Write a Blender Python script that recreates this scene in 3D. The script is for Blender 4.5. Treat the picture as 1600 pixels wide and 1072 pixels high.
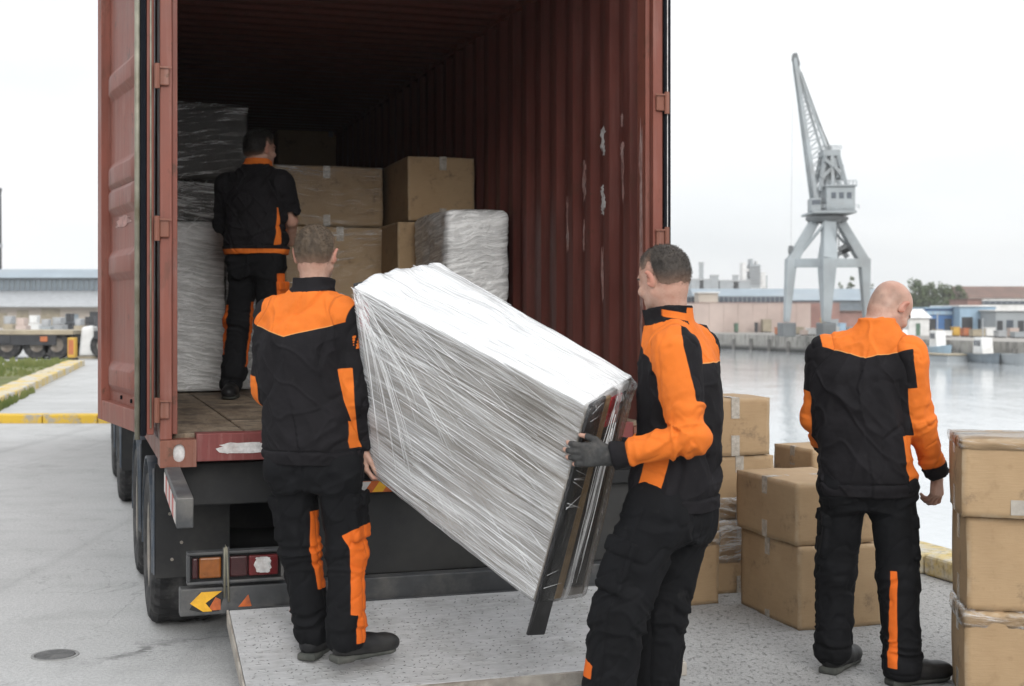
import bpy, math, random
import numpy as np
from math import sin, cos, radians, pi, sqrt, atan2
from mathutils import Vector, Matrix
random.seed(7)
rng = np.random.default_rng(7)
S = bpy.context.scene
for o in list(bpy.data.objects): bpy.data.objects.remove(o)
COL = S.collection

# ------------------------------------------------------------------ camera
HC = 1.58            # eye height, metres
FP, CXP, CYP = 2100.0, 800.0, 491.0   # focal length and horizon point in photograph pixels
cam = bpy.data.cameras.new('camera'); camo = bpy.data.objects.new('camera', cam); COL.objects.link(camo)
camo.location = (0, 0, HC); camo.rotation_euler = (pi/2, 0, 0)
cam.sensor_width = 36; cam.lens = 36*FP/1600; cam.shift_y = -(536-CYP)/1600
cam.clip_start = .1; cam.clip_end = 3000
cam.dof.use_dof = True; cam.dof.focus_distance = 5.6; cam.dof.aperture_fstop = 4.5
S.camera = camo

# ------------------------------------------------------------------ sky, sun, exposure
SUN_EL, SUN_AZ = 27.0, 166.0      # azimuth from +Y clockwise: behind the camera and a little to its right
w = bpy.data.worlds.new('World'); S.world = w; w.use_nodes = True
wt = w.node_tree; wt.nodes.clear()
def wn(t, **k):
    n = wt.nodes.new(t)
    for a, b in k.items(): setattr(n, a, b)
    return n
sky = wn('ShaderNodeTexSky', sky_type='NISHITA', sun_disc=False)
sky.sun_elevation = radians(SUN_EL); sky.sun_rotation = radians(SUN_AZ)
tc = wn('ShaderNodeTexCoord')
mp = wn('ShaderNodeMapping'); mp.inputs['Scale'].default_value = (1.0, 1.0, 4.5)
cl = wn('ShaderNodeTexNoise'); cl.inputs['Scale'].default_value = 2.2; cl.inputs['Detail'].default_value = 5; cl.inputs['Roughness'].default_value = .5
rp = wn('ShaderNodeValToRGB')
rp.color_ramp.elements[0].position = .36; rp.color_ramp.elements[0].color = (7.25, 7.5, 7.75, 1)
rp.color_ramp.elements[1].position = .62; rp.color_ramp.elements[1].color = (8.5, 8.62, 8.72, 1)
mx = wn('ShaderNodeMix', data_type='RGBA'); mx.inputs[0].default_value = .93
bg = wn('ShaderNodeBackground'); bg.inputs[1].default_value = .1
wo = wn('ShaderNodeOutputWorld')
L = wt.links.new
L(tc.outputs['Generated'], mp.inputs[0]); L(mp.outputs[0], cl.inputs[0]); L(cl.outputs[0], rp.inputs[0])
# an overcast sky is brightest overhead and dims evenly to the horizon
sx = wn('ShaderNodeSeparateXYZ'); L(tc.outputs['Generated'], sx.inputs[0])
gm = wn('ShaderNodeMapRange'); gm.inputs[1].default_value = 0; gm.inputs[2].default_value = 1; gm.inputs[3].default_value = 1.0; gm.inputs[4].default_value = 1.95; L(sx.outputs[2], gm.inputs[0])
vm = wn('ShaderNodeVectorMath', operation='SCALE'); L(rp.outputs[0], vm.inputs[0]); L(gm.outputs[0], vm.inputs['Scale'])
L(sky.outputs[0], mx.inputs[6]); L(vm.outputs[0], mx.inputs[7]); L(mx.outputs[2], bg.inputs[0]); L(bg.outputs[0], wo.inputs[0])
sun = bpy.data.lights.new('sun', 'SUN'); sun.energy = 1.5; sun.angle = radians(32); sun.color = (1, .97, .93)
suno = bpy.data.objects.new('sun', sun); COL.objects.link(suno)
az, el = radians(SUN_AZ), radians(SUN_EL)
suno.rotation_euler = Vector((-sin(az)*cos(el), -cos(az)*cos(el), -sin(el))).to_track_quat('-Z', 'Y').to_euler()
S.view_settings.view_transform = 'Standard'; S.view_settings.look = 'None'
S.view_settings.exposure = 0.31; S.view_settings.gamma = 1; S.view_settings.use_curve_mapping = False
S.cycles.use_denoising = True; S.cycles.max_bounces = 10; S.cycles.diffuse_bounces = 6; S.cycles.transparent_max_bounces = 12
S.cycles.caustics_reflective = False; S.cycles.caustics_refractive = False

# ------------------------------------------------------------------ photograph pixel -> world
def P(px, py, Z): return Vector(((px-CXP)/FP*Z, Z, HC-(py-CYP)/FP*Z))
def Gd(px, py, h=0.0):
    Z = (HC-h)*FP/(py-CYP); return Vector(((px-CXP)/FP*Z, Z, h))
TH = atan2(685, 2100)             # the truck's heading, turned to the left of the view
U = Vector((cos(TH), sin(TH), 0)); V = Vector((-sin(TH), cos(TH), 0))
C0 = Vector((-1.5636, 5.97, 0))   # ground point under the container's rear left corner
def to_local(p):                  # world -> container frame
    d = Vector(p)-C0; return Vector((d.dot(U), d.dot(V), d.z))

# ------------------------------------------------------------------ objects
def tag(o, label=None, cat=None, group=None, kind=None):
    if label: o['label'] = label
    if cat: o['category'] = cat
    if group: o['group'] = group
    if kind: o['kind'] = kind
    return o
def root(name, label, cat, loc=(0, 0, 0), rz=0, group=None):
    o = bpy.data.objects.new(name, None); COL.objects.link(o); o.empty_display_size = .2
    o.location = loc; o.rotation_euler = (0, 0, rz)
    return tag(o, label, cat, group)
def link(name, me, mat, parent=None):
    o = bpy.data.objects.new(name, me); COL.objects.link(o)
    if parent is not None: o.parent = parent
    if mat is not None and not me.materials: me.materials.append(mat)
    return o
def copy_tree(o, parent=None):
    c = o.copy(); COL.objects.link(c); c.parent = parent
    for ch in [x for x in bpy.data.objects if x.parent == o]: copy_tree(ch, c)
    return c
def np_mesh(name, v, f, smooth=True):
    v = np.asarray(v, np.float32); f = np.asarray(f, np.int32); k = f.shape[1]
    me = bpy.data.meshes.new(name)
    me.vertices.add(len(v)); me.vertices.foreach_set('co', v.ravel())
    me.loops.add(f.size); me.loops.foreach_set('vertex_index', f.ravel())
    me.polygons.add(len(f)); me.polygons.foreach_set('loop_start', np.arange(len(f), dtype=np.int32)*k)
    me.polygons.foreach_set('loop_total', np.full(len(f), k, np.int32))
    me.polygons.foreach_set('use_smooth', np.full(len(f), smooth))
    me.update(calc_edges=True); me.validate()
    return me
def attr(me, name, a):
    at = me.attributes.new(name, 'FLOAT', 'POINT'); at.data.foreach_set('value', np.asarray(a, np.float32).ravel())

class MB:
    """collects simple shapes and links them as ONE mesh"""
    def __init__(s): s.v, s.f = [], []
    def add(s, vs, fs):
        n = len(s.v); s.v += [tuple(p) for p in vs]; s.f += [tuple(i+n for i in f) for f in fs]; return s
    def box(s, x0, x1, y0, y1, z0, z1):
        return s.add([(x0,y0,z0),(x1,y0,z0),(x1,y1,z0),(x0,y1,z0),(x0,y0,z1),(x1,y0,z1),(x1,y1,z1),(x0,y1,z1)],
                     [(0,3,2,1),(4,5,6,7),(0,1,5,4),(1,2,6,5),(2,3,7,6),(3,0,4,7)])
    def hexa(s, c):   # 8 corners in box order
        return s.add(c, [(0,3,2,1),(4,5,6,7),(0,1,5,4),(1,2,6,5),(2,3,7,6),(3,0,4,7)])
    def bar(s, a, b, w, h, up=(0,0,1), w2=None, h2=None):
        a, b = Vector(a), Vector(b); d = (b-a).normalized(); up = Vector(up)
        sd = d.cross(up)
        if sd.length < 1e-4: sd = d.cross(Vector((1,0,0)))
        sd.normalize(); u = sd.cross(d)
        w2 = w if w2 is None else w2; h2 = h if h2 is None else h2
        q = []
        for p, ww, hh in ((a,w,h),(b,w2,h2)):
            q += [p-sd*ww/2-u*hh/2, p+sd*ww/2-u*hh/2, p+sd*ww/2+u*hh/2, p-sd*ww/2+u*hh/2]
        return s.add(q, [(0,3,2,1),(4,5,6,7),(0,1,5,4),(1,2,6,5),(2,3,7,6),(3,0,4,7)])
    def tube(s, pts, r, n=8, r2=None):
        pts = [Vector(p) for p in pts]; m = len(pts); vs = []
        for i, p in enumerate(pts):
            d = (pts[min(i+1,m-1)]-pts[max(i-1,0)]).normalized()
            a = d.cross(Vector((0,0,1)) if abs(d.z) < .9 else Vector((1,0,0))).normalized(); b = d.cross(a)
            rr = r if r2 is None else r+(r2-r)*i/(m-1)
            vs += [p+(a*cos(2*pi*k/n)+b*sin(2*pi*k/n))*rr for k in range(n)]
        fs = [(i*n+k, i*n+(k+1)%n, (i+1)*n+(k+1)%n, (i+1)*n+k) for i in range(m-1) for k in range(n)]
        fs += [tuple(range(n-1,-1,-1)), tuple((m-1)*n+k for k in range(n))]
        return s.add(vs, fs)
    def lathe(s, prof, c=(0,0,0), n=40, ax='x', fn=None):   # prof: (radius, along axis)
        vs = []
        for i, (r, t) in enumerate(prof):
            for k in range(n):
                a = 2*pi*k/n; rr = r if fn is None else fn(i, k, r)
                p = (t, rr*cos(a), rr*sin(a)) if ax == 'x' else (rr*cos(a), rr*sin(a), t)
                vs.append((p[0]+c[0], p[1]+c[1], p[2]+c[2]))
        fs = [(i*n+k, i*n+(k+1)%n, (i+1)*n+(k+1)%n, (i+1)*n+k) for i in range(len(prof)-1) for k in range(n)]
        return s.add(vs, fs)
    def prism(s, poly, ext):
        n = len(poly); e = Vector(ext); a = [Vector(p) for p in poly]
        return s.add(a+[p+e for p in a], [tuple(range(n-1,-1,-1)), tuple(range(n,2*n))]+[(i,(i+1)%n,n+(i+1)%n,n+i) for i in range(n)])
    def build(s, name, mat, parent=None, bevel=0, smooth=False, seg=2):
        me = bpy.data.meshes.new(name); me.from_pydata(s.v, [], s.f); me.update()
        if smooth: me.polygons.foreach_set('use_smooth', [True]*len(me.polygons))
        o = link(name, me, mat, parent)
        if bevel:
            b = o.modifiers.new('edge', 'BEVEL'); b.width = bevel; b.segments = seg; b.limit_method = 'ANGLE'; b.angle_limit = radians(32)
        return o

# ------------------------------------------------------------------ material nodes
class NT:
    def __init__(s, name):
        s.m = bpy.data.materials.new(name); s.m.use_nodes = True; s.t = s.m.node_tree; s.t.nodes.clear()
        s.out = s.t.nodes.new('ShaderNodeOutputMaterial'); s._tc = None
    def n(s, t, **k):
        x = s.t.nodes.new(t)
        for a, b in k.items(): setattr(x, a, b)
        return x
    def set(s, sock, v):
        if isinstance(v, bpy.types.NodeSocket): s.t.links.new(v, sock)
        elif isinstance(v, (tuple, list)) and len(v) == 3 and sock.type == 'RGBA': sock.default_value = (*v, 1)
        else: sock.default_value = v
    def co(s, which='Object'):
        if s._tc is None: s._tc = s.n('ShaderNodeTexCoord')
        return s._tc.outputs[which]
    def pos(s): return s.n('ShaderNodeNewGeometry').outputs['Position']
    def mapv(s, vec=None, scale=(1,1,1), loc=(0,0,0), rot=(0,0,0)):
        x = s.n('ShaderNodeMapping'); s.set(x.inputs[0], vec or s.co()); x.inputs['Scale'].default_value = scale
        x.inputs['Location'].default_value = loc; x.inputs['Rotation'].default_value = rot; return x.outputs[0]
    def noise(s, scale, detail=4, rough=.55, vec=None, dist=0, col=False):
        x = s.n('ShaderNodeTexNoise'); s.set(x.inputs['Vector'], vec or s.co())
        x.inputs['Scale'].default_value = scale; x.inputs['Detail'].default_value = detail
        x.inputs['Roughness'].default_value = rough; x.inputs['Distortion'].default_value = dist
        return x.outputs[1 if col else 0]
    def vor(s, scale, vec=None, feat='F1', out=0, rnd=1):
        x = s.n('ShaderNodeTexVoronoi', feature=feat); s.set(x.inputs['Vector'], vec or s.co()); x.inputs['Scale'].default_value = scale
        x.inputs['Randomness'].default_value = rnd
        return x.outputs[out]
    def math(s, op, a, b=0.0, c=0.0, clamp=False):
        x = s.n('ShaderNodeMath', operation=op, use_clamp=clamp); s.set(x.inputs[0], a); s.set(x.inputs[1], b); s.set(x.inputs[2], c); return x.outputs[0]
    def rng(s, v, a, b, c=0.0, d=1.0, smooth=False):
        x = s.n('ShaderNodeMapRange', clamp=True)
        if smooth: x.interpolation_type = 'SMOOTHSTEP'
        s.set(x.inputs[0], v)
        for i, q in enumerate((a, b, c, d)): x.inputs[1+i].default_value = q
        return x.outputs[0]
    def mix(s, f, a, b, mode='MIX'):
        x = s.n('ShaderNodeMix', data_type='RGBA', blend_type=mode); s.set(x.inputs[0], f); s.set(x.inputs[6], a); s.set(x.inputs[7], b); return x.outputs[2]
    def attr(s, name): return s.n('ShaderNodeAttribute', attribute_name=name).outputs['Fac']
    def sep(s, vec):
        x = s.n('ShaderNodeSeparateXYZ'); s.set(x.inputs[0], vec); return x.outputs
    def comb(s, a, b, c):
        x = s.n('ShaderNodeCombineXYZ'); s.set(x.inputs[0], a); s.set(x.inputs[1], b); s.set(x.inputs[2], c); return x.outputs[0]
    def bump(s, h, strength=.5, dist=.01, normal=None):
        x = s.n('ShaderNodeBump'); s.set(x.inputs['Height'], h); x.inputs['Strength'].default_value = strength; x.inputs['Distance'].default_value = dist
        if normal is not None: s.set(x.inputs['Normal'], normal)
        return x.outputs[0]
    def bsdf(s, col, rough=.6, metal=0.0, normal=None, spec=.5, **k):
        x = s.n('ShaderNodeBsdfPrincipled'); s.set(x.inputs['Base Color'], col); s.set(x.inputs['Roughness'], rough); s.set(x.inputs['Metallic'], metal)
        s.set(x.inputs['Specular IOR Level'], spec)
        if normal is not None: s.set(x.inputs['Normal'], normal)
        for a, b in k.items(): s.set(x.inputs[a.replace('_', ' ')], b)
        return x.outputs[0]
    def done(s, sh):
        s.t.links.new(sh, s.out.inputs[0]); return s.m

def m_plain(name, col, rough=.6, metal=0.0, var=.12, scale=14.0, bump=.15, spec=.5, dirt=None, dirt_amt=.5):
    t = NT(name); n1 = t.noise(scale, 5); n2 = t.noise(scale*6, 3)
    f = t.rng(n1, .3, .7)
    c = t.mix(f, tuple(x*(1-var) for x in col), tuple(min(1, x*(1+var)) for x in col))
    if dirt: c = t.mix(t.math('MULTIPLY', t.rng(t.noise(scale*.35, 6, .65), .48, .68), dirt_amt), c, dirt)
    return t.done(t.bsdf(c, t.rng(n1, .2, .8, rough*.85, min(1, rough*1.15)), metal, t.bump(t.math('ADD', n1, t.math('MULTIPLY', n2, .5)), bump, .004), spec))

def m_paint(name, col, rust=(.07,.032,.018), amt=.5, pale=(.38,.25,.22), rough=.5, palea=.35, streak=True):
    """weathered sheet-steel paint: chalky fading, scuffs, vertical run marks and rust specks"""
    t = NT(name); o = t.co()
    big = t.noise(2.2, 6, .6); run = t.noise(3, 5, .6, t.mapv(scale=(9, 9, .7))); fine = t.noise(40, 4)
    c = t.mix(t.rng(big, .35, .7), tuple(x*.8 for x in col), tuple(x*1.12 for x in col))
    c = t.mix(t.math('MULTIPLY', t.rng(run, .5, .75), palea), c, pale)
    sc = t.rng(t.noise(9, 7, .72), .60, .66)
    c = t.mix(t.math('MULTIPLY', sc, amt), c, rust)
    lw_ = t.rng(t.noise(14, 6, .7, t.mapv(scale=(1, 1, .35))), .57, .66); c = t.mix(t.math('MULTIPLY', lw_, amt*.6), c, rust)
    gr = t.rng(t.noise(2.2, 5, .65, t.mapv(scale=(7, 7, .45), loc=(3, 5, 1))), .52, .78); c = t.mix(t.math('MULTIPLY', gr, .55), c, tuple(x*.35 for x in col))
    sp = t.rng(t.noise(60, 3, .6), .66, .72)
    c = t.mix(t.math('MULTIPLY', sp, amt*.8), c, rust)
    return t.done(t.bsdf(c, t.rng(big, .3, .7, rough*.8, rough*1.3), 0, t.bump(t.math('ADD', t.math('MULTIPLY', big, 1.0), t.math('MULTIPLY', fine, .25)), .25, .006), .35))
# ------------------------------------------------------------------ implicit surfaces -> one continuous mesh
def smooth01(x): x = np.clip(x, 0, 1); return x*x*(3-2*x)
def cap(a, b, ra, rb=None, flat=None, fax=None):
    a = np.array(a, float); b = np.array(b, float); rb = ra if rb is None else rb; d = b-a; L2 = max(d@d, 1e-9)
    def fn(x, y, z):
        px, py, pz = x-a[0], y-a[1], z-a[2]
        t = np.clip((px*d[0]+py*d[1]+pz*d[2])/L2, 0, 1)
        qx, qy, qz = px-t*d[0], py-t*d[1], pz-t*d[2]
        s2 = qx*qx+qy*qy+qz*qz
        if flat:
            k = qx*fax[0]+qy*fax[1]+qz*fax[2]; s2 = s2+k*k*(1/flat**2-1)
        return np.sqrt(s2)-(ra+(rb-ra)*t)
    r = max(ra, rb)
    return fn, np.minimum(a, b)-r, np.maximum(a, b)+r
def ell(c, r, R=None):
    c = np.array(c, float); r = np.array(r, float); R = np.eye(3) if R is None else np.array(R)
    def fn(x, y, z):
        X, Y, Z = x-c[0], y-c[1], z-c[2]
        q = [X*R[0,i]+Y*R[1,i]+Z*R[2,i] for i in range(3)]
        k0 = np.sqrt(sum((q[i]/r[i])**2 for i in range(3))); k1 = np.sqrt(sum((q[i]/r[i]**2)**2 for i in range(3)))+1e-9
        return k0*(k0-1)/k1
    m = np.abs(R)@r
    return fn, c-m, c+m
def rbox(c, h, R=None, rad=.01):
    c = np.array(c, float); h = np.array(h, float); R = np.eye(3) if R is None else np.array(R)
    def fn(x, y, z):
        X, Y, Z = x-c[0], y-c[1], z-c[2]
        q = [np.abs(X*R[0,i]+Y*R[1,i]+Z*R[2,i])-(h[i]-rad) for i in range(3)]
        o = np.sqrt(sum(np.maximum(a, 0)**2 for a in q)); i = np.minimum(np.maximum(np.maximum(q[0], q[1]), q[2]), 0)
        return o+i-rad
    m = np.abs(R)@h
    return fn, c-m, c+m
def loft(sec, grow=0.0, power=2.3):
    """stacked ellipse sections (z, cx, cy, half width, half depth, yaw) smoothly joined"""
    a = np.array(sec, float); zz = np.linspace(a[0,0], a[-1,0], 120)
    ch = []
    for i in range(1, 6):
        v = np.interp(zz, a[:,0], a[:,i])
        k = np.ones(9)/9; v = np.convolve(np.pad(v, 4, 'edge'), k, 'valid'); ch.append(v)
    def fn(x, y, z):
        cx, cy, aa, bb, yw = [np.interp(z, zz, c) for c in ch]
        aa = aa+grow; bb = bb+grow
        X, Y = x-cx, y-cy; c, s = np.cos(yw), np.sin(yw)
        q = np.abs(X*c+Y*s)/aa; r = np.abs(-X*s+Y*c)/bb
        k = (q**power+r**power)**(1/power)
        d = (k-1)*np.minimum(aa, bb)
        return np.maximum(d, np.maximum(a[0,0]-z, z-a[-1,0]))
    m = (a[:,3]+grow).max()*1.2+.03
    lo = np.array([a[:,1].min()-m, a[:,2].min()-m, a[0,0]]); hi = np.array([a[:,1].max()+m, a[:,2].max()+m, a[-1,0]])
    return fn, lo, hi

class Field:
    def __init__(s): s.ops = []
    def add(s, prim, k=.02): s.ops.append(('u', prim, k)); return s
    def sub(s, prim, k=.005): s.ops.append(('s', prim, k)); return s
    def cut(s, fn): s.ops.append(('i', (fn, None, None), 0)); return s      # keep where fn < 0
    def ev(s, x, y, z):
        D = None
        for op, (fn, lo, hi), k in s.ops:
            d = fn(x, y, z)
            if D is None: D = d*1.0
            elif op == 'u':
                h = np.clip(.5+.5*(D-d)/k, 0, 1); D = D+(d-D)*h-k*h*(1-h)
            elif op == 's':
                h = np.clip(.5-.5*(D+d)/k, 0, 1); D = D+(-d-D)*h+k*h*(1-h)
            else: D = np.maximum(D, d)
        return D
    def grid(s, h, pad=.03):
        los = np.array([p[1] for o, p, k in s.ops if o == 'u']); his = np.array([p[2] for o, p, k in s.ops if o == 'u'])
        lo = los.min(0)-pad; hi = his.max(0)+pad; n = np.ceil((hi-lo)/h).astype(int)+1
        ax = [(lo[i]+h*np.arange(n[i])).astype(np.float32) for i in range(3)]
        D = np.full(n, .5, np.float32)
        for op, (fn, l, u), k in s.ops:
            if l is None: sl = [slice(0, n[i]) for i in range(3)]
            else:
                m = k+3*h+.012
                sl = [slice(max(0, int((l[i]-m-lo[i])/h)), min(n[i], int((u[i]+m-lo[i])/h)+2)) for i in range(3)]
            d = fn(ax[0][sl[0]][:,None,None], ax[1][sl[1]][None,:,None], ax[2][sl[2]][None,None,:]).astype(np.float32)
            sl = tuple(sl); E = D[sl]
            if op == 'u':
                hh = np.clip(.5+.5*(E-d)/k, 0, 1); D[sl] = E+(d-E)*hh-k*hh*(1-hh)
            elif op == 's':
                hh = np.clip(.5-.5*(E+d)/k, 0, 1); D[sl] = E+(-d-E)*hh+k*hh*(1-hh)
            else: D[sl] = np.maximum(E, d)
        return D, lo, h
    def mesh(s, h, smooth=2):
        v, f = surface_nets(*s.grid(h)); return relax(v, f, smooth), f

def surface_nets(D, lo, h):
    Sg = D < 0; n = np.array(D.shape)
    cnt = np.zeros(n-1, np.int8)
    sh = [(i, j, k) for i in (0,1) for j in (0,1) for k in (0,1)]
    for i, j, k in sh: cnt += Sg[i:n[0]-1+i, j:n[1]-1+j, k:n[2]-1+k]
    mask = (cnt > 0) & (cnt < 8)
    ci = np.argwhere(mask); idx = np.full(mask.shape, -1, np.int32); idx[mask] = np.arange(len(ci))
    acc = np.zeros((len(ci), 3)); c = np.zeros(len(ci))
    val = {q: D[ci[:,0]+q[0], ci[:,1]+q[1], ci[:,2]+q[2]].astype(float) for q in sh}
    for q in sh:
        for a in range(3):
            if q[a]: continue
            r = list(q); r[a] = 1; r = tuple(r); d0, d1 = val[q], val[r]
            m = (d0 < 0) != (d1 < 0); t = np.where(m, d0/np.where(m, d0-d1, 1), 0)
            p = np.tile(np.array(q, float), (len(ci), 1)); p[:,a] = t
            acc[m] += p[m]; c[m] += 1
    v = (ci+acc/c[:,None])*h+lo
    F = []
    for a in range(3):
        b, e = [(1,2), (2,0), (0,1)][a]
        A = np.take(Sg, range(0, n[a]-1), a); B = np.take(Sg, range(1, n[a]), a)
        ed = np.argwhere(A != B)
        ok = (ed[:,b] > 0) & (ed[:,e] > 0) & (ed[:,b] < n[b]-1) & (ed[:,e] < n[e]-1); ed = ed[ok]
        ins = Sg[ed[:,0], ed[:,1], ed[:,2]]
        def g(db, de):
            q = ed.copy(); q[:,b] -= db; q[:,e] -= de; return idx[q[:,0], q[:,1], q[:,2]]
        qd = np.stack([g(1,1), g(0,1), g(0,0), g(1,0)], 1)
        qd[~ins] = qd[~ins][:, ::-1]; F.append(qd)
    return v, np.concatenate(F)
def edges_of(f): return np.concatenate([f[:, [0,1]], f[:, [1,2]], f[:, [2,3]], f[:, [3,0]]])
def relax(v, f, it, lam=.5):
    e = edges_of(f); n = len(v)
    deg = np.bincount(e[:,0], minlength=n)+np.bincount(e[:,1], minlength=n)
    for i in range(it):
        for lm in (lam, -lam*1.04):       # Taubin: no shrinking
            s = np.stack([np.bincount(e[:,0], v[e[:,1],a], n)+np.bincount(e[:,1], v[e[:,0],a], n) for a in range(3)], 1)
            v = v+lm*(s/np.maximum(deg, 1)[:,None]-v)
    return v
def normals(v, f):
    d1 = v[f[:,2]]-v[f[:,0]]; d2 = v[f[:,3]]-v[f[:,1]]; fn = np.cross(d1, d2); N = np.zeros_like(v)
    for k in range(4):
        for a in range(3): N[:,a] += np.bincount(f[:,k], fn[:,a], len(v))
    return N/np.maximum(np.linalg.norm(N, axis=1), 1e-12)[:,None]
def vnoise(x, y, z, seed=0):
    seed = int(seed)
    x, y, z = np.broadcast_arrays(np.asarray(x, float), np.asarray(y, float), np.asarray(z, float))
    ix, iy, iz = np.floor(x).astype(np.int64), np.floor(y).astype(np.int64), np.floor(z).astype(np.int64)
    fx, fy, fz = x-ix, y-iy, z-iz
    fx, fy, fz = [q*q*q*(q*(q*6-15)+10) for q in (fx, fy, fz)]
    def h(a, b, c):
        k = (a*374761393+b*668265263+c*2147483647+seed*974634) & 0xffffffff
        k = ((k ^ (k >> 13))*1274126177) & 0xffffffff; k = k ^ (k >> 16)
        return (k & 0xffff)/32767.5-1
    r = 0
    for a in (0,1):
        for b in (0,1):
            for c in (0,1):
                r = r+h(ix+a, iy+b, iz+c)*(fx if a else 1-fx)*(fy if b else 1-fy)*(fz if c else 1-fz)
    return r
def fbm(x, y, z, seed=0, o=2): return sum(vnoise(x*2**i, y*2**i, z*2**i, seed+i)*.5**i for i in range(o))
def ridge(x, y, z, seed=0): return 1-np.abs(vnoise(x, y, z, seed))*2
# ------------------------------------------------------------------ people
def cloth_mat(name, black, orange):
    t = NT(name); z = t.attr('zone'); sm = t.attr('seam'); pipe = t.attr('pipe')
    n1 = t.noise(7, 5, .6); n2 = t.noise(260, 2); n3 = t.noise(30, 4)
    f = t.rng(z, -.001, .001)
    bk = t.mix(t.rng(n1, .3, .72), tuple(x*.75 for x in black), tuple(x*1.5 for x in black))
    dust = t.rng(t.noise(16, 6, .7), .64, .78)
    bk = t.mix(t.math('MULTIPLY', dust, .22), bk, (.09, .085, .08))
    og = t.mix(t.rng(n1, .3, .72), tuple(x*.88 for x in orange), tuple(min(1, x*1.08) for x in orange))
    og = t.mix(t.math('MULTIPLY', t.rng(t.noise(11, 6, .7), .66, .8), .35), og, (.25, .1, .03))
    c = t.mix(f, bk, og)
    pl = t.math('MULTIPLY', t.rng(t.math('ABSOLUTE', z),   .001, .0022, 1, 0), t.rng(pipe, .4, .6))
    c = t.mix(pl, c, (.60, .27, .09))
    ln = t.rng(t.math('ABSOLUTE', sm), .001, .0035, 1, 0)
    c = t.mix(t.math('MULTIPLY', ln, .55), c, t.mix(f, (.004, .004, .005), (.35, .08, .01)))
    h = t.math('SUBTRACT', t.math('ADD', t.math('MULTIPLY', n2, .10), t.math('MULTIPLY', n3, .5)), t.math('MULTIPLY', ln, .9))
    return t.done(t.bsdf(c, .82, 0, t.bump(h, .5, .003), t.rng(f, 0, 1, .16, .3)))
def skin_mat():
    t = NT('skin'); n = t.noise(22, 4); n2 = t.noise(120, 3); n9 = t.noise(70, 4, .7)
    c = t.mix(t.rng(n, .3, .7), (.37, .215, .160), (.47, .30, .232))
    c = t.mix(t.math('MULTIPLY', t.rng(t.noise(9, 3), .45, .7), .35), c, (.42, .17, .115))
    c = t.mix(t.math('MULTIPLY', t.rng(n9, .50, .66), .30), c, (.30, .13, .085))
    c = t.mix(t.math('MULTIPLY', t.attr('red'), .45), c, (.40, .105, .065))
    c = t.mix(t.math('MULTIPLY', t.attr('stub'), t.rng(t.noise(330, 2), .3, .7, .25, .7)), c, (.15, .105, .08))
    c = t.mix(t.attr('brow'), c, (.035, .022, .015))
    return t.done(t.bsdf(c, .48, 0, t.bump(n2, .25, .002), .4, Subsurface_Weight=.08, Subsurface_Radius=(.01,.004,.002), Subsurface_Scale=.6))
def hair_mat(name, dark, light):
    t = NT(name); n = t.noise(45, 4, .6, t.mapv(scale=(1, 1, .5))); n2 = t.noise(420, 2)
    c = t.mix(t.rng(n, .35, .68), dark, light); c = t.mix(t.rng(n2, .3, .7, 0, .55), c, tuple(x*.45 for x in dark))
    c = t.mix(t.math('MULTIPLY', t.attr('fade'), t.rng(t.noise(300, 2), .3, .7, .45, .95)), c, (.34, .205, .145))
    return t.done(t.bsdf(c, .6, 0, t.bump(n2, .7, .003), .35))
M_SKIN = skin_mat()
M_SHOE = m_plain('black shoe leather', (.010, .010, .011), .5, 0, .3, 18, .35, .3, (.07, .066, .06), .25)
M_SOLE = m_plain('grey rubber sole', (.045, .048, .043), .8, 0, .2, 30, .2, .3, (.14, .135, .12), .4)
M_GLOVE = m_plain('dark grey knitted glove', (.045, .045, .045), .9, 0, .25, 60, .6, .2, (.12, .11, .1), .4)

def unit(v): v = np.array(v, float); return v/np.linalg.norm(v)
def Rz(a): c, s = cos(a), sin(a); return np.array([[c,-s,0],[s,c,0],[0,0,1.]])
def Rx(a): c, s = cos(a), sin(a); return np.array([[1,0,0],[0,c,-s],[0,s,c]])
def Ry(a): c, s = cos(a), sin(a); return np.array([[c,0,s],[0,1,0],[-s,0,c]])

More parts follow.
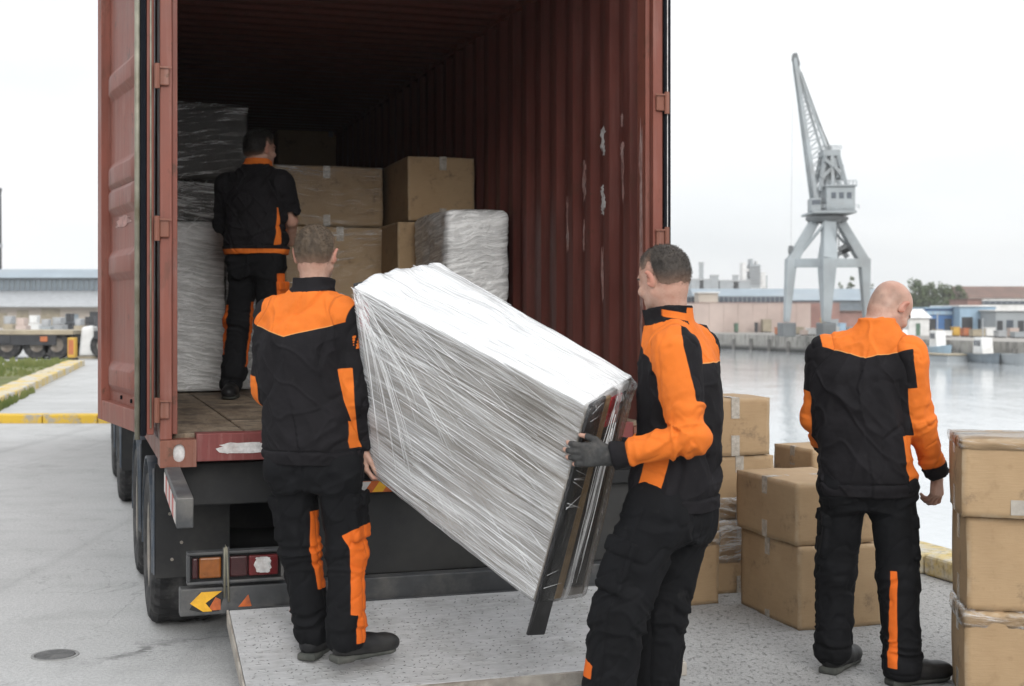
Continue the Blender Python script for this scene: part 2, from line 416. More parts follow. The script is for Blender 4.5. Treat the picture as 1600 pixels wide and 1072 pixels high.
def hand_prims(w, d, n, side, curl=(.35,.5,.4), spread=.10, thumb=(.7,.6,.35), sc=1.0, grow=0.0, frac=3.0):
    """palm and five jointed fingers; side +1 right hand, -1 left hand. returns [(prim, k)]"""
    d = unit(d); n = unit(n-np.dot(n, d)*d); t = np.cross(d, n)*side; w = np.array(w, float); out = []
    offs = (.030, .010, -.010, -.0285); lens = ((.044,.026,.021), (.049,.030,.022), (.045,.028,.022), (.035,.021,.019))
    kn = (.094, .097, .092, .083)
    for i in range(4):
        a = w+d*.008*sc+t*offs[i]*.55*sc; b = w+d*kn[i]*sc+t*offs[i]*sc
        out.append((cap(a, b, .0150*sc+grow, .0125*sc+grow), .012))
        cc = curl[i] if isinstance(curl[0], (tuple, list)) else curl
        p = b; ang = 0
        for j in range(3):
            if j >= frac: break
            ang += cc[j]; dr = unit(d*cos(ang)+n*sin(ang)+t*(1.5-i)*spread*.5)
            q = p+dr*lens[i][j]*sc*(min(1, frac-j))
            r0, r1 = (.0098, .0090, .0083, .0072)[j], (.0098, .0090, .0083, .0072)[j+1]
            out.append((cap(p, q, r0*sc+grow, r1*sc+grow), .004)); p = q
    p = w+d*.028*sc+t*.024*sc+n*.006*sc
    out.append((cap(w+d*.02*sc+t*.012*sc, p, .016*sc+grow, .016*sc+grow), .012))
    for j, (ln, r0, r1) in enumerate(((.042,.0150,.0118), (.034,.0112,.0100), (.026,.0098,.0080))):
        if j >= frac: break
        tt = thumb; dr = unit(d*(tt[0]+.25*j)+t*(tt[1]-.22*j)+n*(tt[2]+.1*j)); q = p+dr*ln*sc
        out.append((cap(p, q, r0*sc+grow, r1*sc+grow), .006)); p = q
    return out

def head_field(F, hc, R, neck, bulk=1.0, ears=True):
    def h(p): return np.array(hc)+R@np.array(p, float)
    A = F.add
    A(ell(h((0,-.010,.030)), (.0755*bulk,.0985,.0865), R), .02)
    A(ell(h((0,-.036,-.012)), (.066*bulk,.066,.068), R), .02)
    A(ell(h((0,.030,-.032)), (.0625*bulk,.062,.078), R), .02)
    for s in (-1, 1): A(cap(h((.056*s,.002,-.050)), h((.022*s,.066,-.093)), .018, .016), .025)
    A(ell(h((0,.070,-.092)), (.026,.022,.020), R), .02)
    A(cap(h((-.034,.079,.024)), h((.034,.079,.024)), .011), .015)
    for s in (-1, 1): F.sub(ell(h((.031*s,.098,.006)), (.017,.014,.011), R), .012)
    for s in (-1, 1):
        A(ell(h((.031*s,.077,.005)), (.0125,.0125,.0115), R), .003)
        A(ell(h((.042*s,.066,-.028)), (.022,.022,.018), R), .02)
    A(cap(h((0,.086,.014)), h((0,.109,-.026)), .0075, .0125), .010)
    for s in (-1, 1): A(ell(h((.0115*s,.099,-.031)), (.0085,.011,.0075), R), .006)
    A(cap(h((-.019,.088,-.058)), h((.019,.088,-.058)), .0075), .006)
    A(cap(h((-.017,.088,-.0705)), h((.017,.088,-.0705)), .0080), .005)
    A(cap(neck, h((0,-.026,-.060)), .060*bulk, .0565*bulk), .03)
    if ears:
        for s in (-1, 1):
            E = R@Rz(-.42*s)@Ry(.22*s)@Rx(-.18)
            A(ell(h((.0845*s*bulk,-.012,-.004)), (.0085,.0195,.034), E), .005)
            F.sub(ell(h((.0955*s*bulk,-.004,.001)), (.010,.012,.022), E), .005)
    return h
def hairline(X, Y, Z):      # height above which hair grows, in head coordinates
    return np.interp(Y, [-.105,-.07,-.035,-.022,-.004,.012,.032,.050,.075,.11], [-.075,-.072,-.050,.028,.030,.004,.012,.038,.062,.066])

def limb_uv(v, A, B, C):
    """t 0..2 along a two-bone limb, and the offset from its axis"""
    res = []
    for a, b in ((A, B), (B, C)):
        a, b = np.array(a, float), np.array(b, float); d = b-a; t = np.clip((v-a)@d/(d@d), 0, 1); res.append((t, v-a-t[:,None]*d))
    d0 = np.linalg.norm(res[0][1], axis=1); d1 = np.linalg.norm(res[1][1], axis=1); m = d0 <= d1
    t = np.where(m, res[0][0], 1+res[1][0]); off = np.where(m[:,None], res[0][1], res[1][1]); dd = np.minimum(d0, d1)
    return t, off, dd
def axis_off(v, A, B, C):
    t, off, d = limb_uv(v, A, B, C); return t, off

def build_person(q):
    base = Vector(q['base']); J = {k: np.array(x, float) for k, x in q['J'].items()}
    yh, yc = q['yaw_hip'], q['yaw_chest']; W = q.get('w', 1.0); zhem = q['hem']; seed = q['seed']
    pel, che, nek = J['pelvis'], J['chest'], J['neck']; zs = (J['Lsh'][2]+J['Rsh'][2])/2
    zk = [0, pel[2], che[2], nek[2], 3]
    def ctr(z): return [np.interp(z, zk, [pel[a], pel[a], che[a], nek[a], nek[a]]) for a in (0, 1)]
    def yaw(z): return np.interp(z, [0, pel[2], che[2], 3], [yh, yh, yc, yc])
    zn = nek[2]
    secs = [(zhem, .200*W, .150), (zhem+.05, .204*W, .153), (zhem+.20, .188*W, .148), (1.20*zn/1.53, .180*W, .147),
            (zs-.07, .182*W, .140), (zs-.01, .170*W, .120), (zs+.045, .130*W, .098), (zn, .085*W, .080), (zn+.035, .070, .074)]
    sec = [(z, *ctr(z), a, b, yaw(z)) for z, a, b in secs]
    torso = loft(sec)
    name = 'person'
    # ---- body: one continuous surface
    F = Field()
    low = [(pel[2]-.10, *ctr(pel[2]-.1), .15*W, .10, yh)]
    F.add(loft(low+[(z, x, y, a, b, w_) for z, x, y, a, b, w_ in sec], grow=-.024), .02)
    for s in 'LR':
        F.add(cap(J[s+'sh'], J[s+'el'], .050, .040), .03); F.add(cap(J[s+'el'], J[s+'wr'], .041, .027, .85, unit(q['hand'][s]['n'])), .02)
        F.add(cap(J[s+'hip'], J[s+'kn'], .072, .052), .03); F.add(cap(J[s+'kn'], J[s+'an'], .052, .040), .02)
        F.add(cap(J[s+'an']-[0,0,.02], J[s+'an']+np.array([*q['foot'][s], 0])*.10-[0,0,.055], .032, .025), .02)
    R = Rz(q['head_yaw'])@Rx(q.get('head_pitch', 0))@Ry(q.get('head_roll', 0))
    hc = J['head']; bulk = q.get('bulk', 1.0)
    h = head_field(F, hc, R, nek-np.array([0,0,.05]), bulk)
    for s in 'LR':
        k = dict(q['hand'][s]); d, n = np.array(k.pop('d'), float), np.array(k.pop('n'), float)
        for pr, kk in hand_prims(J[s+'wr'], d, n, 1 if s == 'R' else -1, **k): F.add(pr, kk)
    v, f = F.mesh(.0042, 1)
    me = np_mesh(name, v, f); H = (v-hc)@R
    X, Y, Z = H[:,0]/bulk, H[:,1], H[:,2]
    ishead = (np.linalg.norm(H, axis=1) < .16)
    hl = hairline(X, Y, Z)
    ear = (np.abs(X) > .078) & (np.abs(Z) < .045)
    brow = ishead & (np.abs(np.abs(X)-.031) < .020) & (Y > .068) & (np.abs(Z-(.026-.25*np.abs(np.abs(X)-.028))) < .0045)
    eye = ishead & (np.hypot(np.abs(X)-.031, Z-.006) < .006) & (Y > .08)
    red = smooth01((np.abs(X)-.074)/.01)*ishead*(np.abs(Z) < .05)*.9+ishead*(Y > .08)*(np.abs(X) < .022)*(np.abs(Z+.064) < .012)*.6+ishead*smooth01((Y-.1)/.015)*.4
    for s in 'LR': red = np.maximum(red, .5*smooth01((.19-np.linalg.norm(v-J[s+'wr'], axis=1))/.1)*smooth01((np.linalg.norm(v-J[s+'wr'], axis=1)-.10)/.08))
    stub = ishead*q.get('stub', .3)*smooth01((Y-.005)/.04)*smooth01((-.035-Z)/.02)
    if q.get('bald'): stub = np.maximum(stub, ishead*~ear*1.0*smooth01((Z-hl)/.02)*smooth01((.055-Z-.25*Y)/.05)*(.6+.4*vnoise(X*40, Y*40, Z*40)))
    attr(me, 'brow', np.maximum(brow, eye)*1.0); attr(me, 'red', red); attr(me, 'stub', stub*1.0)
    body = link(name, me, M_SKIN); body.location = base
    tag(body, q['label'], 'person', 'workers in black and orange workwear')
    # ---- hair
    if not q.get('bald'):
        def thick(x, y, z):
            P_ = [x-hc[0], y-hc[1], z-hc[2]]
            hx, hy, hz = [P_[0]*R[0,i]+P_[1]*R[1,i]+P_[2]*R[2,i] for i in range(3)]
            u = smooth01((hz-hairline(hx, hy, hz)+.004)/q.get('fade', .07))
            return -.006+u*(.006+q.get('hair_len', .010)), np.sqrt(hx*hx+hy*hy+(hz-.02)**2)
        Hf = Field()
        head_field(Hf, hc, R, h((0,-.02,-.04)), bulk, ears=False)
        base_ops = Hf.ops
        def fn(x, y, z):
            T = Field(); T.ops = base_ops; th, rr = thick(x, y, z)
            return np.maximum(T.ev(x, y, z)-th, rr-.16)
        G = Field(); G.add((fn, hc-.14, hc+.14), .001)
        hv, hf = G.mesh(.004, 1); HN = normals(hv, hf)
        Hh = (hv-hc)@R; e = Hh[:,2]-hairline(Hh[:,0], Hh[:,1], Hh[:,2])
        keep = e > -.012+.010*fbm(Hh[:,0]*120, Hh[:,1]*120, Hh[:,2]*120, seed+9, 2)
        tu = fbm(Hh[:,0]*70, Hh[:,1]*70, Hh[:,2]*50, seed, 2)
        hv = hv+HN*(tu*.0016*np.clip(e/.05, 0, 1))[:,None]
        fk = keep[hf].all(1); hf = hf[fk]
        # short strands standing off the scalp
        idx = rng.choice(np.where(e > .004)[0], min(11000, (e > .004).sum()), replace=True)
        p = hv[idx]+rng.normal(0, .0015, (len(idx), 3)); nn = HN[idx]
        whorl = R@np.array([0, -.3, 1.0]); fl = np.cross(nn, np.cross(np.tile(R@np.array([.2,.9,-.5]), (len(idx),1)), nn))
        dirn = nn*.65+fl*.55+rng.normal(0, .28, nn.shape); dirn /= np.linalg.norm(dirn, axis=1)[:,None]
        ln = (q.get('hair_len', .01)*(.5+.5*np.clip(e[idx]/.07, 0, 1))*rng.uniform(.5, 1.1, len(idx)))[:,None]
        sd = np.cross(dirn, rng.normal(0, 1, nn.shape)); sd /= np.linalg.norm(sd, axis=1)[:,None]; sd *= .00055
        sv = np.stack([p-sd, p+sd, p+dirn*ln+sd*.3, p+dirn*ln-sd*.3], 1).reshape(-1, 3)
        n0 = len(hv); sf = n0+np.arange(len(idx)*4).reshape(-1, 4)
        allv = np.concatenate([hv, sv]); used = np.zeros(len(allv), bool); allf = np.concatenate([hf, sf]); used[allf.ravel()] = True
        fd = np.concatenate([1-smooth01(e/q.get('fade', .07)*1.0), np.repeat(1-smooth01(e[idx]/q.get('fade', .07)), 4)])
        rm = np.cumsum(used)-1
        me = np_mesh('hair', allv[used], rm[allf]); attr(me, 'fade', fd[used]); link('hair', me, q['hair'], body)
    # ---- jacket
    T = Field().add(torso); fT = torso[0]
    arm = {}
    el_cut = q.get('sleeve', {})
    for s in 'LR':
        sl = el_cut.get(s, 2.0); a, b, c = J[s+'sh'], J[s+'el'], J[s+'wr']
        ar = [cap(a, b, .068*W, .060)]
        end = c if sl >= 2 else b+(c-b)*(sl-1)
        if sl > 1: ar.append(cap(b, end, .060, .060+(.047-.060)*(sl-1)))
        else: end = a+(b-a)*sl; ar = [cap(a, end, .071*W, .071)]
        arm[s] = (ar, end, unit(end-(b if sl > 1 else a)))
        T.add(cap(a+np.array([0,0,.012])-(a-nek)*np.array([.12,.12,0]), nek+(a-nek)*.22-np.array([0,0,.035]), .060*W, .062*W), .06)
        for i, pr in enumerate(ar): T.add(pr, .075 if i == 0 else .03)
        if sl >= 2: T.add(cap(end-arm[s][2]*.055, end-arm[s][2]*.004, .0515, .050), .004)
    # standing collar: a shell round the neck, open at the throat
    cy, ct = q.get('collar', (.055, .0)); fwdc = np.array([-sin(yc), cos(yc)])
    def collar(x, y, z):
        X_, Y_ = x-nek[0], y-nek[1]; c, s_ = cos(yc), sin(yc); r, g = X_*c+Y_*s_, -X_*s_+Y_*c
        zz = z-nek[2]; ra = q.get('collar_r', .077)+.10*np.clip(zz, -.02, .1)+.0*r; d = np.sqrt((r/1.0)**2+((g-.006-.15*np.clip(zz, 0, .1))/1.06)**2)-ra
        top = cy-.16*np.clip(g+.02, 0, .1)-.05*np.clip(-g-.05, 0, .05)
        dd = np.abs(d)-.006
        dd = np.maximum(dd, zz-top); dd = np.maximum(dd, -.035-zz)
        return np.maximum(dd, np.where(g > .055, .020-np.abs(r), -1.0))
    T.add((collar, nek-[.12,.13,.05], nek+[.12,.13,.11]), .012)
    for s in 'LR':      # open cuffs
        ar, end, dr = arm[s]; zr = dr; xr = unit(np.cross(dr, [.3,.5,.8])); yr = np.cross(zr, xr)
        T.sub(rbox(end+dr*.058, (.060,.060,.058), np.stack([xr, yr, zr], 1), .004), .004)
    # hem band
    hb = [(z, x, y, a+.006, b+.006, w_) for z, x, y, a, b, w_ in sec if z < zhem+.06]
    T.add(loft(hb), .004)
    for pr, kk in q.get('jacket_extra', lambda *a: [])(J): T.add(pr, kk)
    v, f = T.mesh(.0052, 2); N = normals(v, f)
    x, y, z = v.T
    dT = fT(x, y, z)
    for s in 'LR':
        a = J[s+'sh']; dT = np.minimum(dT, cap(a+np.array([0,0,.012])-(a-nek)*np.array([.3,.3,0]), nek+(a-nek)*.22-np.array([0,0,.035]), .060*W, .062*W)[0](x, y, z))
    D = {}; TU = {}
    for s in 'LR':
        D[s] = np.min([pr[0](x, y, z) for pr in arm[s][0]], axis=0); TU[s] = axis_off(v, J[s+'sh'], J[s+'el'], J[s+'wr'])
    cxz = ctr(z); yw = yaw(z); xl = (x-cxz[0])*np.cos(yw)+(y-cxz[1])*np.sin(yw); yl = -(x-cxz[0])*np.sin(yw)+(y-cxz[1])*np.cos(yw)
    dcol = collar(x, y, z)
    ctx = dict(x=x, y=y, z=z, xl=xl, yl=yl, dT=dT, D=D, t={s: TU[s][0] for s in 'LR'}, off={s: TU[s][1] for s in 'LR'}, zn=zn, zs=zs, zhem=zhem,
               aL=dT-D['L'], aR=dT-D['R'], col=np.where(z > zn-.005, .012-dcol, -.02), N=N)
    zone, pipe = q['zone'](ctx)
    seam = np.minimum.reduce([np.abs(z-zhem-.052)+np.where(np.minimum(D['L'], D['R']) < dT-.01, 1, 0),
                              np.abs(ctx['aL'])+np.where(np.abs(TU['L'][0]) > .35, 1, 0), np.abs(ctx['aR'])+np.where(np.abs(TU['R'][0]) > .35, 1, 0)])
    for s in 'LR': seam = np.minimum(seam, np.where(D[s] < dT-.005, np.linalg.norm(J[s+'wr']-J[s+'el'])*np.abs(TU[s][0]-1.80), 1))
    # cloth folds
    crease = lambda a_, b_, c_, sd_: np.maximum(0, 1-np.abs(vnoise(a_, b_, c_, sd_))*4.5)**1.5-.22
    armw = np.maximum(smooth01((ctx['aL']+.01)/.03), smooth01((ctx['aR']+.01)/.03))
    dz = .0085*ridge(xl*7+z*2.2*np.sign(xl), yl*7, z*3.4+1.5*fbm(xl*3, yl*3, z*3, seed+3), seed)*(1-armw)
    dz += .0105*ridge(xl*5, yl*5, z*15+2.0*fbm(xl*4, yl*4, z*4, seed+5), seed+1)*np.exp(-((z-zhem-.11)/.07)**2)*(1-armw)
    dz += .0095*ridge(xl*9+z*6, yl*9, z*5, seed+8)*np.exp(-((np.abs(xl)-.17)/.06)**2)*smooth01((z-1.1)/.2)*(1-armw)
    wv = fbm(xl*4, yl*4, z*4, seed+40)
    dz = dz-.0095*crease(xl*6+wv*1.2, yl*6, z*5.5-xl*4, seed+41)*(1-armw)*(.5+.7*smooth01(fbm(xl*3, yl*3, z*3, seed+43)+.5))+.0065*crease(xl*10+z*7, yl*9, z*6+wv*2, seed+42)*(1-armw)
    da = 0
    for s in 'LR':
        t, off = TU[s]; al = t*.29; wt = smooth01((dT-D[s]+.005)/.03)
        o = off*9
        bend = np.exp(-((t-1)/.33)**2); cf = np.exp(-((t-1.78)/.18)**2)
        tw = fbm(o[:,0], o[:,1], o[:,2]+al*6, seed+11)
        da = da+wt*(.0085*(bend+.7*cf)*ridge(o[:,0]*.55, o[:,1]*.55+tw*.8, o[:,2]*.4+al*30, seed+12)+.0080*ridge(o[:,0]*.8, o[:,1]*.8, al*9+tw, seed+13)-.0055*crease(o[:,0]*.9+al*5, o[:,1]*.9-al*3, al*11+tw*1.5, seed+14))
    calm = 1-.75*smooth01(ctx['col']/.01)
    hemk = smooth01((z-zhem-.004)/.03)*.7+.3
    disp = (dz*hemk+da)*calm+.0016*fbm(x*34, y*34, z*34, seed+20)*calm
    disp = disp-.004*np.exp(-(seam/.006)**2)
    v2 = relax(v+N*disp[:,None], f, 1)
    me = np_mesh('jacket', v2, f); attr(me, 'zone', zone); attr(me, 'seam', seam); attr(me, 'pipe', pipe)
    link('jacket', me, q['jacket_mat'], body)
    # ---- trousers
    K = Field(); lw = q.get('legw', 1.0)
    K.add(loft([(pel[2]-.13, *ctr(pel[2]), .145*W, .110, yh), (pel[2]-.04, *ctr(pel[2]), .172*W, .128, yh), (zhem+.03, *ctr(zhem), .172*W, .126, yh), (max(zhem+.12, pel[2]+.1), *ctr(zhem+.1), .165*W, .118, yh)]), .02)
    fw = np.array([-sin(yh), cos(yh), 0])
    leg = {}
    for s in 'LR':
        a, b, c = J[s+'hip'], J[s+'kn'], J[s+'an']
        leg[s] = [cap(a, b, .106*lw, .088*lw), cap(b, c+(c-b)*.04, .088*lw, .084*lw)]
        for i, pr in enumerate(leg[s]): K.add(pr, .05 if i == 0 else .03)
        K.add(ell(a-fw*.055+np.array([0,0,-.01]), (.080,.058,.100), Rz(yh)), .05)
    K.cut(lambda x, y, z: .034-z+0*x+0*y)
    out = np.array([cos(yh), sin(yh), 0])
    for s, sg in (('L', -1), ('R', 1)):          # cargo pockets with flaps
        if s not in q.get('pockets', 'LR'): continue
        a, b = J[s+'hip'], J[s+'kn']; d = unit(b-a); o = unit(out*sg+fw*q.get('pocket_fwd', -.15)); o = unit(o-np.dot(o, d)*d); e = np.cross(d, o)
        Rm = np.stack([e, o, d], 1); m = a+(b-a)*.60; r = .106*lw+(.088-.106)*lw*.6
        pt = q.get('pocket_t', 0); K.add(rbox(m+o*(r-.014-pt), (.062,.022,.085), Rm, .012), .008); K.add(rbox(m+o*(r-.006-pt)-d*.075, (.067,.022,.026), Rm, .006), .003)
    v, f = K.mesh(.0055, 2); N = normals(v, f); x, y, z = v.T
    TU = {s: axis_off(v, J[s+'hip'], J[s+'kn'], J[s+'an']) for s in 'LR'}
    D = {s: np.min([pr[0](x, y, z) for pr in leg[s]], axis=0) for s in 'LR'}
    isL = D['L'] < D['R']
    t = np.where(isL, TU['L'][0], TU['R'][0]); off = np.where(isL[:,None], TU['L'][1], TU['R'][1])
    xl = (off*out).sum(1); yl = (off*fw).sum(1)
    ctx = dict(x=x, y=y, z=z, isL=isL, t=t, off=off, xl=xl, yl=yl, ox=off[:,0], oy=off[:,1], N=N)
    zone = q['zone_leg'](ctx)
    seam = np.minimum(np.abs(yl+.012)+np.where((t < .03) | (np.abs(xl) < .03), 1, 0), np.abs(z-.058))
    al = t*.43; o = off*8; tw = fbm(o[:,0], o[:,1], al*5, seed+31)
    kn = np.exp(-((t-1.02)/.22)**2); an = smooth01((t-1.55)/.4); cr = np.exp(-((t-.05)/.22)**2)
    s_ = np.where(isL, 3.0, 9.0)
    disp = .0085*kn*ridge(o[:,0]*.6+s_, o[:,1]*.6, al*26+tw*1.2, seed+32)+.0115*an*ridge(o[:,0]*.5+s_, o[:,1]*.5+tw, al*30+tw, seed+33)
    disp += .0085*ridge(o[:,0]*.8+s_, o[:,1]*.8, al*7+tw*1.3, seed+34)-.0055*np.maximum(0, 1-np.abs(vnoise(o[:,0]*1.6+s_+al*9, o[:,1]*1.6-al*5, al*5+tw*.8, seed+38))*4.5)**1.4+.009*cr*ridge(o[:,0]*.5, o[:,1]*.5, al*22+o[:,0]*1.2, seed+35)+.0015*fbm(x*34, y*34, z*34, seed+36)
    disp *= smooth01((pel[2]+.05-z)/.1)*.9+.1; disp -= .0035*np.exp(-(seam/.006)**2)
    v2 = relax(v+N*disp[:,None], f, 1)
    me = np_mesh('trousers', v2, f); attr(me, 'zone', zone); attr(me, 'seam', seam); attr(me, 'pipe', np.zeros(len(v)))
    link('trousers', me, q['trouser_mat'], body)
    # ---- shoes
    for s in 'LR':
        fd = unit([*q['foot'][s], 0]); rt = np.array([fd[1], -fd[0], 0]); an_ = J[s+'an']; O = np.array([an_[0], an_[1], q.get('floor', {}).get(s, 0.0)])+fd*.030
        def p3(a, b, c): return O+rt*a+fd*b+np.array([0,0,c])
        Rf = np.stack([rt, fd, [0,0,1.]], 1)
        Fs = Field().add(cap(p3(0,-.044,.056), p3(0,.07,.055), .045, .048)).add(ell(p3(0,.135,.048), (.053,.088,.044), Rf), .03)
        Fs.add(cap(p3(0,-.040,.07), p3(0,-.036,.12), .040, .038), .03).add(ell(p3(0,.15,.040), (.049,.07,.036), Rf), .006)
        Fs.cut(lambda x, y, z, o=O: (o[2]+.022)-z+0*x+0*y)
        for i in range(4): Fs.add(cap(p3(-.022,.045+.016*i,.100-.009*i), p3(.022,.045+.016*i,.100-.009*i), .0045), .003)
        vv, ff = Fs.mesh(.005, 1)
        so = link('shoe', np_mesh('shoe', vv, ff), M_SHOE, body)
        Fs = Field().add(cap(p3(0,-.048,.015), p3(0,.05,.015), .045, .040, .40, (0,0,1.))).add(cap(p3(0,.05,.015), p3(0,.158,.017), .040, .0475, .36, (0,0,1.)), .02)
        Fs.add(rbox(p3(0,-.050,.014), (.042,.042,.016), Rf, .010), .01)
        vv, ff = Fs.mesh(.005, 1); link('sole', np_mesh('sole', vv, ff), M_SOLE, so)
    # ---- gloves
    for s in q.get('gloves', ''):
        k = dict(q['hand'][s]); d, n = np.array(k.pop('d'), float), np.array(k.pop('n'), float)
        Fg = Field()
        for pr, kk in hand_prims(J[s+'wr'], d, n, 1 if s == 'R' else -1, grow=.0022, frac=1.55, **k): Fg.add(pr, kk)
        Fg.add(cap(J[s+'wr']-unit(d)*.03, J[s+'wr']+unit(d)*.02, .034, .033), .01)
        vv, ff = Fg.mesh(.0042, 1); link('glove', np_mesh('glove', vv, ff), M_GLOVE, body)
    return body
# ------------------------------------------------------------------ ground, quay edge, water
QA = Vector((2.484, 8.15, 0))                 # a point of the near quay's land-side kerb line; it runs along V
WATER = -1.7
def quay(y):  # x of the kerb line at depth y
    return QA.x+(y-QA.y)*(V.x/V.y)
t = NT('weathered concrete paving'); p = t.pos()
big = t.noise(.35, 6, .6, p); mid = t.noise(2.2, 6, .65, p); fine = t.noise(55, 4, .65, p); grit = t.noise(170, 2, .6, p)
s3 = t.sep(p)
coarse = t.rng(t.math('ADD', s3[0], t.math('MULTIPLY', t.noise(1.1, 4, .6, p), 1.2)), .3, 1.6)       # rougher, darker paving towards the quay
c = t.mix(t.rng(big, .3, .7), (.41, .41, .405), (.53, .53, .525))
c = t.mix(t.math('MULTIPLY', t.rng(mid, .5, .72), .4), c, (.31, .31, .303))
c = t.mix(t.math('MULTIPLY', t.rng(fine, .42, .62), .34), c, (.22, .22, .22))
c = t.mix(t.math('MULTIPLY', t.rng(t.noise(120, 3, .75, p), .58, .68), .5), c, (.13, .13, .13))
hair = t.math('ABSOLUTE', t.math('SUBTRACT', t.noise(.55, 6, .62, p, 1.2), .5)); c = t.mix(t.math('MULTIPLY', t.rng(hair, .0008, .004, 1, 0), .35), c, (.15, .15, .145))
tyr = t.rng(t.noise(1.0, 5, .65, t.mapv(p, (3.2, .10, 1), rot=(0, 0, -TH))), .54, .70); c = t.mix(t.math('MULTIPLY', tyr, .28), c, (.20, .20, .197))
c = t.mix(t.math('MULTIPLY', coarse, .55), c, (.235, .232, .226))
chips = t.math('MULTIPLY', t.rng(t.noise(38, 4, .75, t.mapv(p, (1, .55, 1))), .56, .66), coarse)
c = t.mix(t.math('MULTIPLY', chips, .62), c, (.06, .06, .06))
spk = t.math('MULTIPLY', t.rng(t.noise(75, 3, .75, t.mapv(p, (1, .6, 1))), .54, .66), coarse); c = t.mix(t.math('MULTIPLY', spk, .6), c, (.10, .10, .098))
c = t.mix(t.math('MULTIPLY', t.math('MULTIPLY', t.rng(t.noise(60, 2, .6, p), .60, .68), coarse), .3), c, (.46, .45, .43))
# oil-dark damp patch and crack by the rear wheel
sx = t.math('ADD', s3[0], t.math('MULTIPLY', t.math('SUBTRACT', t.noise(3.5, 4, .6, p), .5), 1.1)); sy = t.math('ADD', s3[1], t.math('MULTIPLY', t.math('SUBTRACT', t.noise(4.5, 4, .6, t.mapv(p, loc=(7, 3, 0))), .5), .8))
crk = t.math('ABSOLUTE', t.math('SUBTRACT', sy, t.math('ADD', 8.15, t.math('MULTIPLY', sx, 1.05))))
on = t.math('MULTIPLY', t.rng(sx, -2.1, -1.75), t.rng(sx, -1.25, -1.5))
c = t.mix(t.math('MULTIPLY', t.math('MULTIPLY', t.rng(crk, .02, .11, 1, 0), on), t.rng(mid, .35, .6)), c, (.15, .15, .148))
stn = t.rng(t.noise(.9, 7, .7, t.mapv(p, (1, .6, 1), (5, 2, 0))), .56, .70); c = t.mix(t.math('MULTIPLY', stn, .4), c, (.22, .22, .213))
strk = t.rng(t.noise(2.4, 5, .6, t.mapv(p, (.25, 2.2, 1))), .52, .72)
c = t.mix(t.math('MULTIPLY', strk, t.rng(coarse, 0, 1, .22, .05)), c, (.27, .27, .265))
h = t.math('ADD', t.math('ADD', t.math('MULTIPLY', mid, .6), t.math('MULTIPLY', fine, .5)), t.math('ADD', t.math('MULTIPLY', grit, .25), t.math('MULTIPLY', chips, -.7)))
M_GROUND = t.done(t.bsdf(c, t.rng(mid, .3, .7, .8, .95), 0, t.bump(h, .7, .012), .18))
M_CONC = m_plain('pale worn concrete', (.40, .385, .35), .85, 0, .2, 5, .4, .3, (.16, .15, .13), .7)
M_CONC_D = m_plain('damp dark concrete', (.17, .165, .155), .8, 0, .3, 2, .4, .3, (.05, .05, .045), .7)

R0, R1 = -30.0, 420.0
def edge(y): return quay(y)+.32
g = MB(); g.add([(-420, R0, 0), (edge(R0), R0, 0), (edge(R1), R1, 0), (-420, R1, 0)], [(0,1,2,3)])
tag(g.build('ground', M_GROUND), kind='structure')
dc = root('drain_cover', 'small round dark cover set flush in the paving at lower left', 'drain cover', tuple(Gd(86, 1024)))
MB().lathe([(.092, .0), (.088, .006), (.0, .006)], n=32, ax='z').build('cover_plate', m_plain('dark cast cover', (.10, .10, .10), .8, 0, .3, 40, .5, .3, (.2, .2, .19), .5), dc); MB().lathe([(.108, .0), (.107, .004), (.094, .004)], n=32, ax='z').build('cover_ring', m_plain('worn cover ring', (.24, .24, .235), .8), dc)
g = MB(); g.add([(edge(R0), R0, -.004), (edge(R1), R1, -.004), (edge(R1), R1, -3), (edge(R0), R0, -3)], [(0,3,2,1)])
tag(g.build('quay_face', M_CONC_D), kind='structure')
# coping stones of the quay edge, faded yellow, each a stone
t = NT('worn yellow coping'); p = t.pos(); n = t.noise(5, 6, .65, p); n2 = t.noise(28, 4, .6, p)
c = t.mix(t.rng(n, .42, .6), (.46, .44, .38), (.50, .38, .14)); c = t.mix(t.math('MULTIPLY', t.rng(n2, .5, .7), .6), c, (.15, .13, .085))
M_COPING = t.done(t.bsdf(c, .8, 0, t.bump(n2, .5, .01), .3))
kerb = root('quay_kerb', None, None, (QA.x, QA.y, 0), TH); tag(kerb, kind='structure')
st = MB().box(.004, .30, .006, 1.494, .0, .125).build('coping_stone', M_COPING, kerb, .018)
for i in range(-5, 22):
    o = st if i == -5 else st.copy()
    if i > -5: COL.objects.link(o)
    o.location = (random.uniform(-.006, .006), i*1.5, random.uniform(-.004, .004)); o.rotation_euler = (0, 0, random.uniform(-.004, .004))
# water
t = NT('harbour water'); p = t.pos()
w1 = t.noise(1.6, 5, .6, t.mapv(p, (1, .45, 1))); w2 = t.noise(.28, 4, .55, t.mapv(p, (1, .5, 1))); w3 = t.noise(6.5, 3, .5, t.mapv(p, (1, .5, 1)))
hh = t.math('ADD', t.math('ADD', t.math('MULTIPLY', w1, .5), w2), t.math('MULTIPLY', w3, .13))
c = t.mix(t.rng(w2, .35, .65), (.40, .42, .43), (.50, .52, .53))
M_WATER = t.done(t.bsdf(c, .07, 0, t.bump(hh, .42, .08), .8, IOR=1.5))
g = MB(); g.add([(edge(R0)-3, R0, WATER), (140, R0, WATER), (140, R1, WATER), (edge(R1)-3, R1, WATER)], [(0,1,2,3)])
tag(g.build('water', M_WATER), kind='structure')
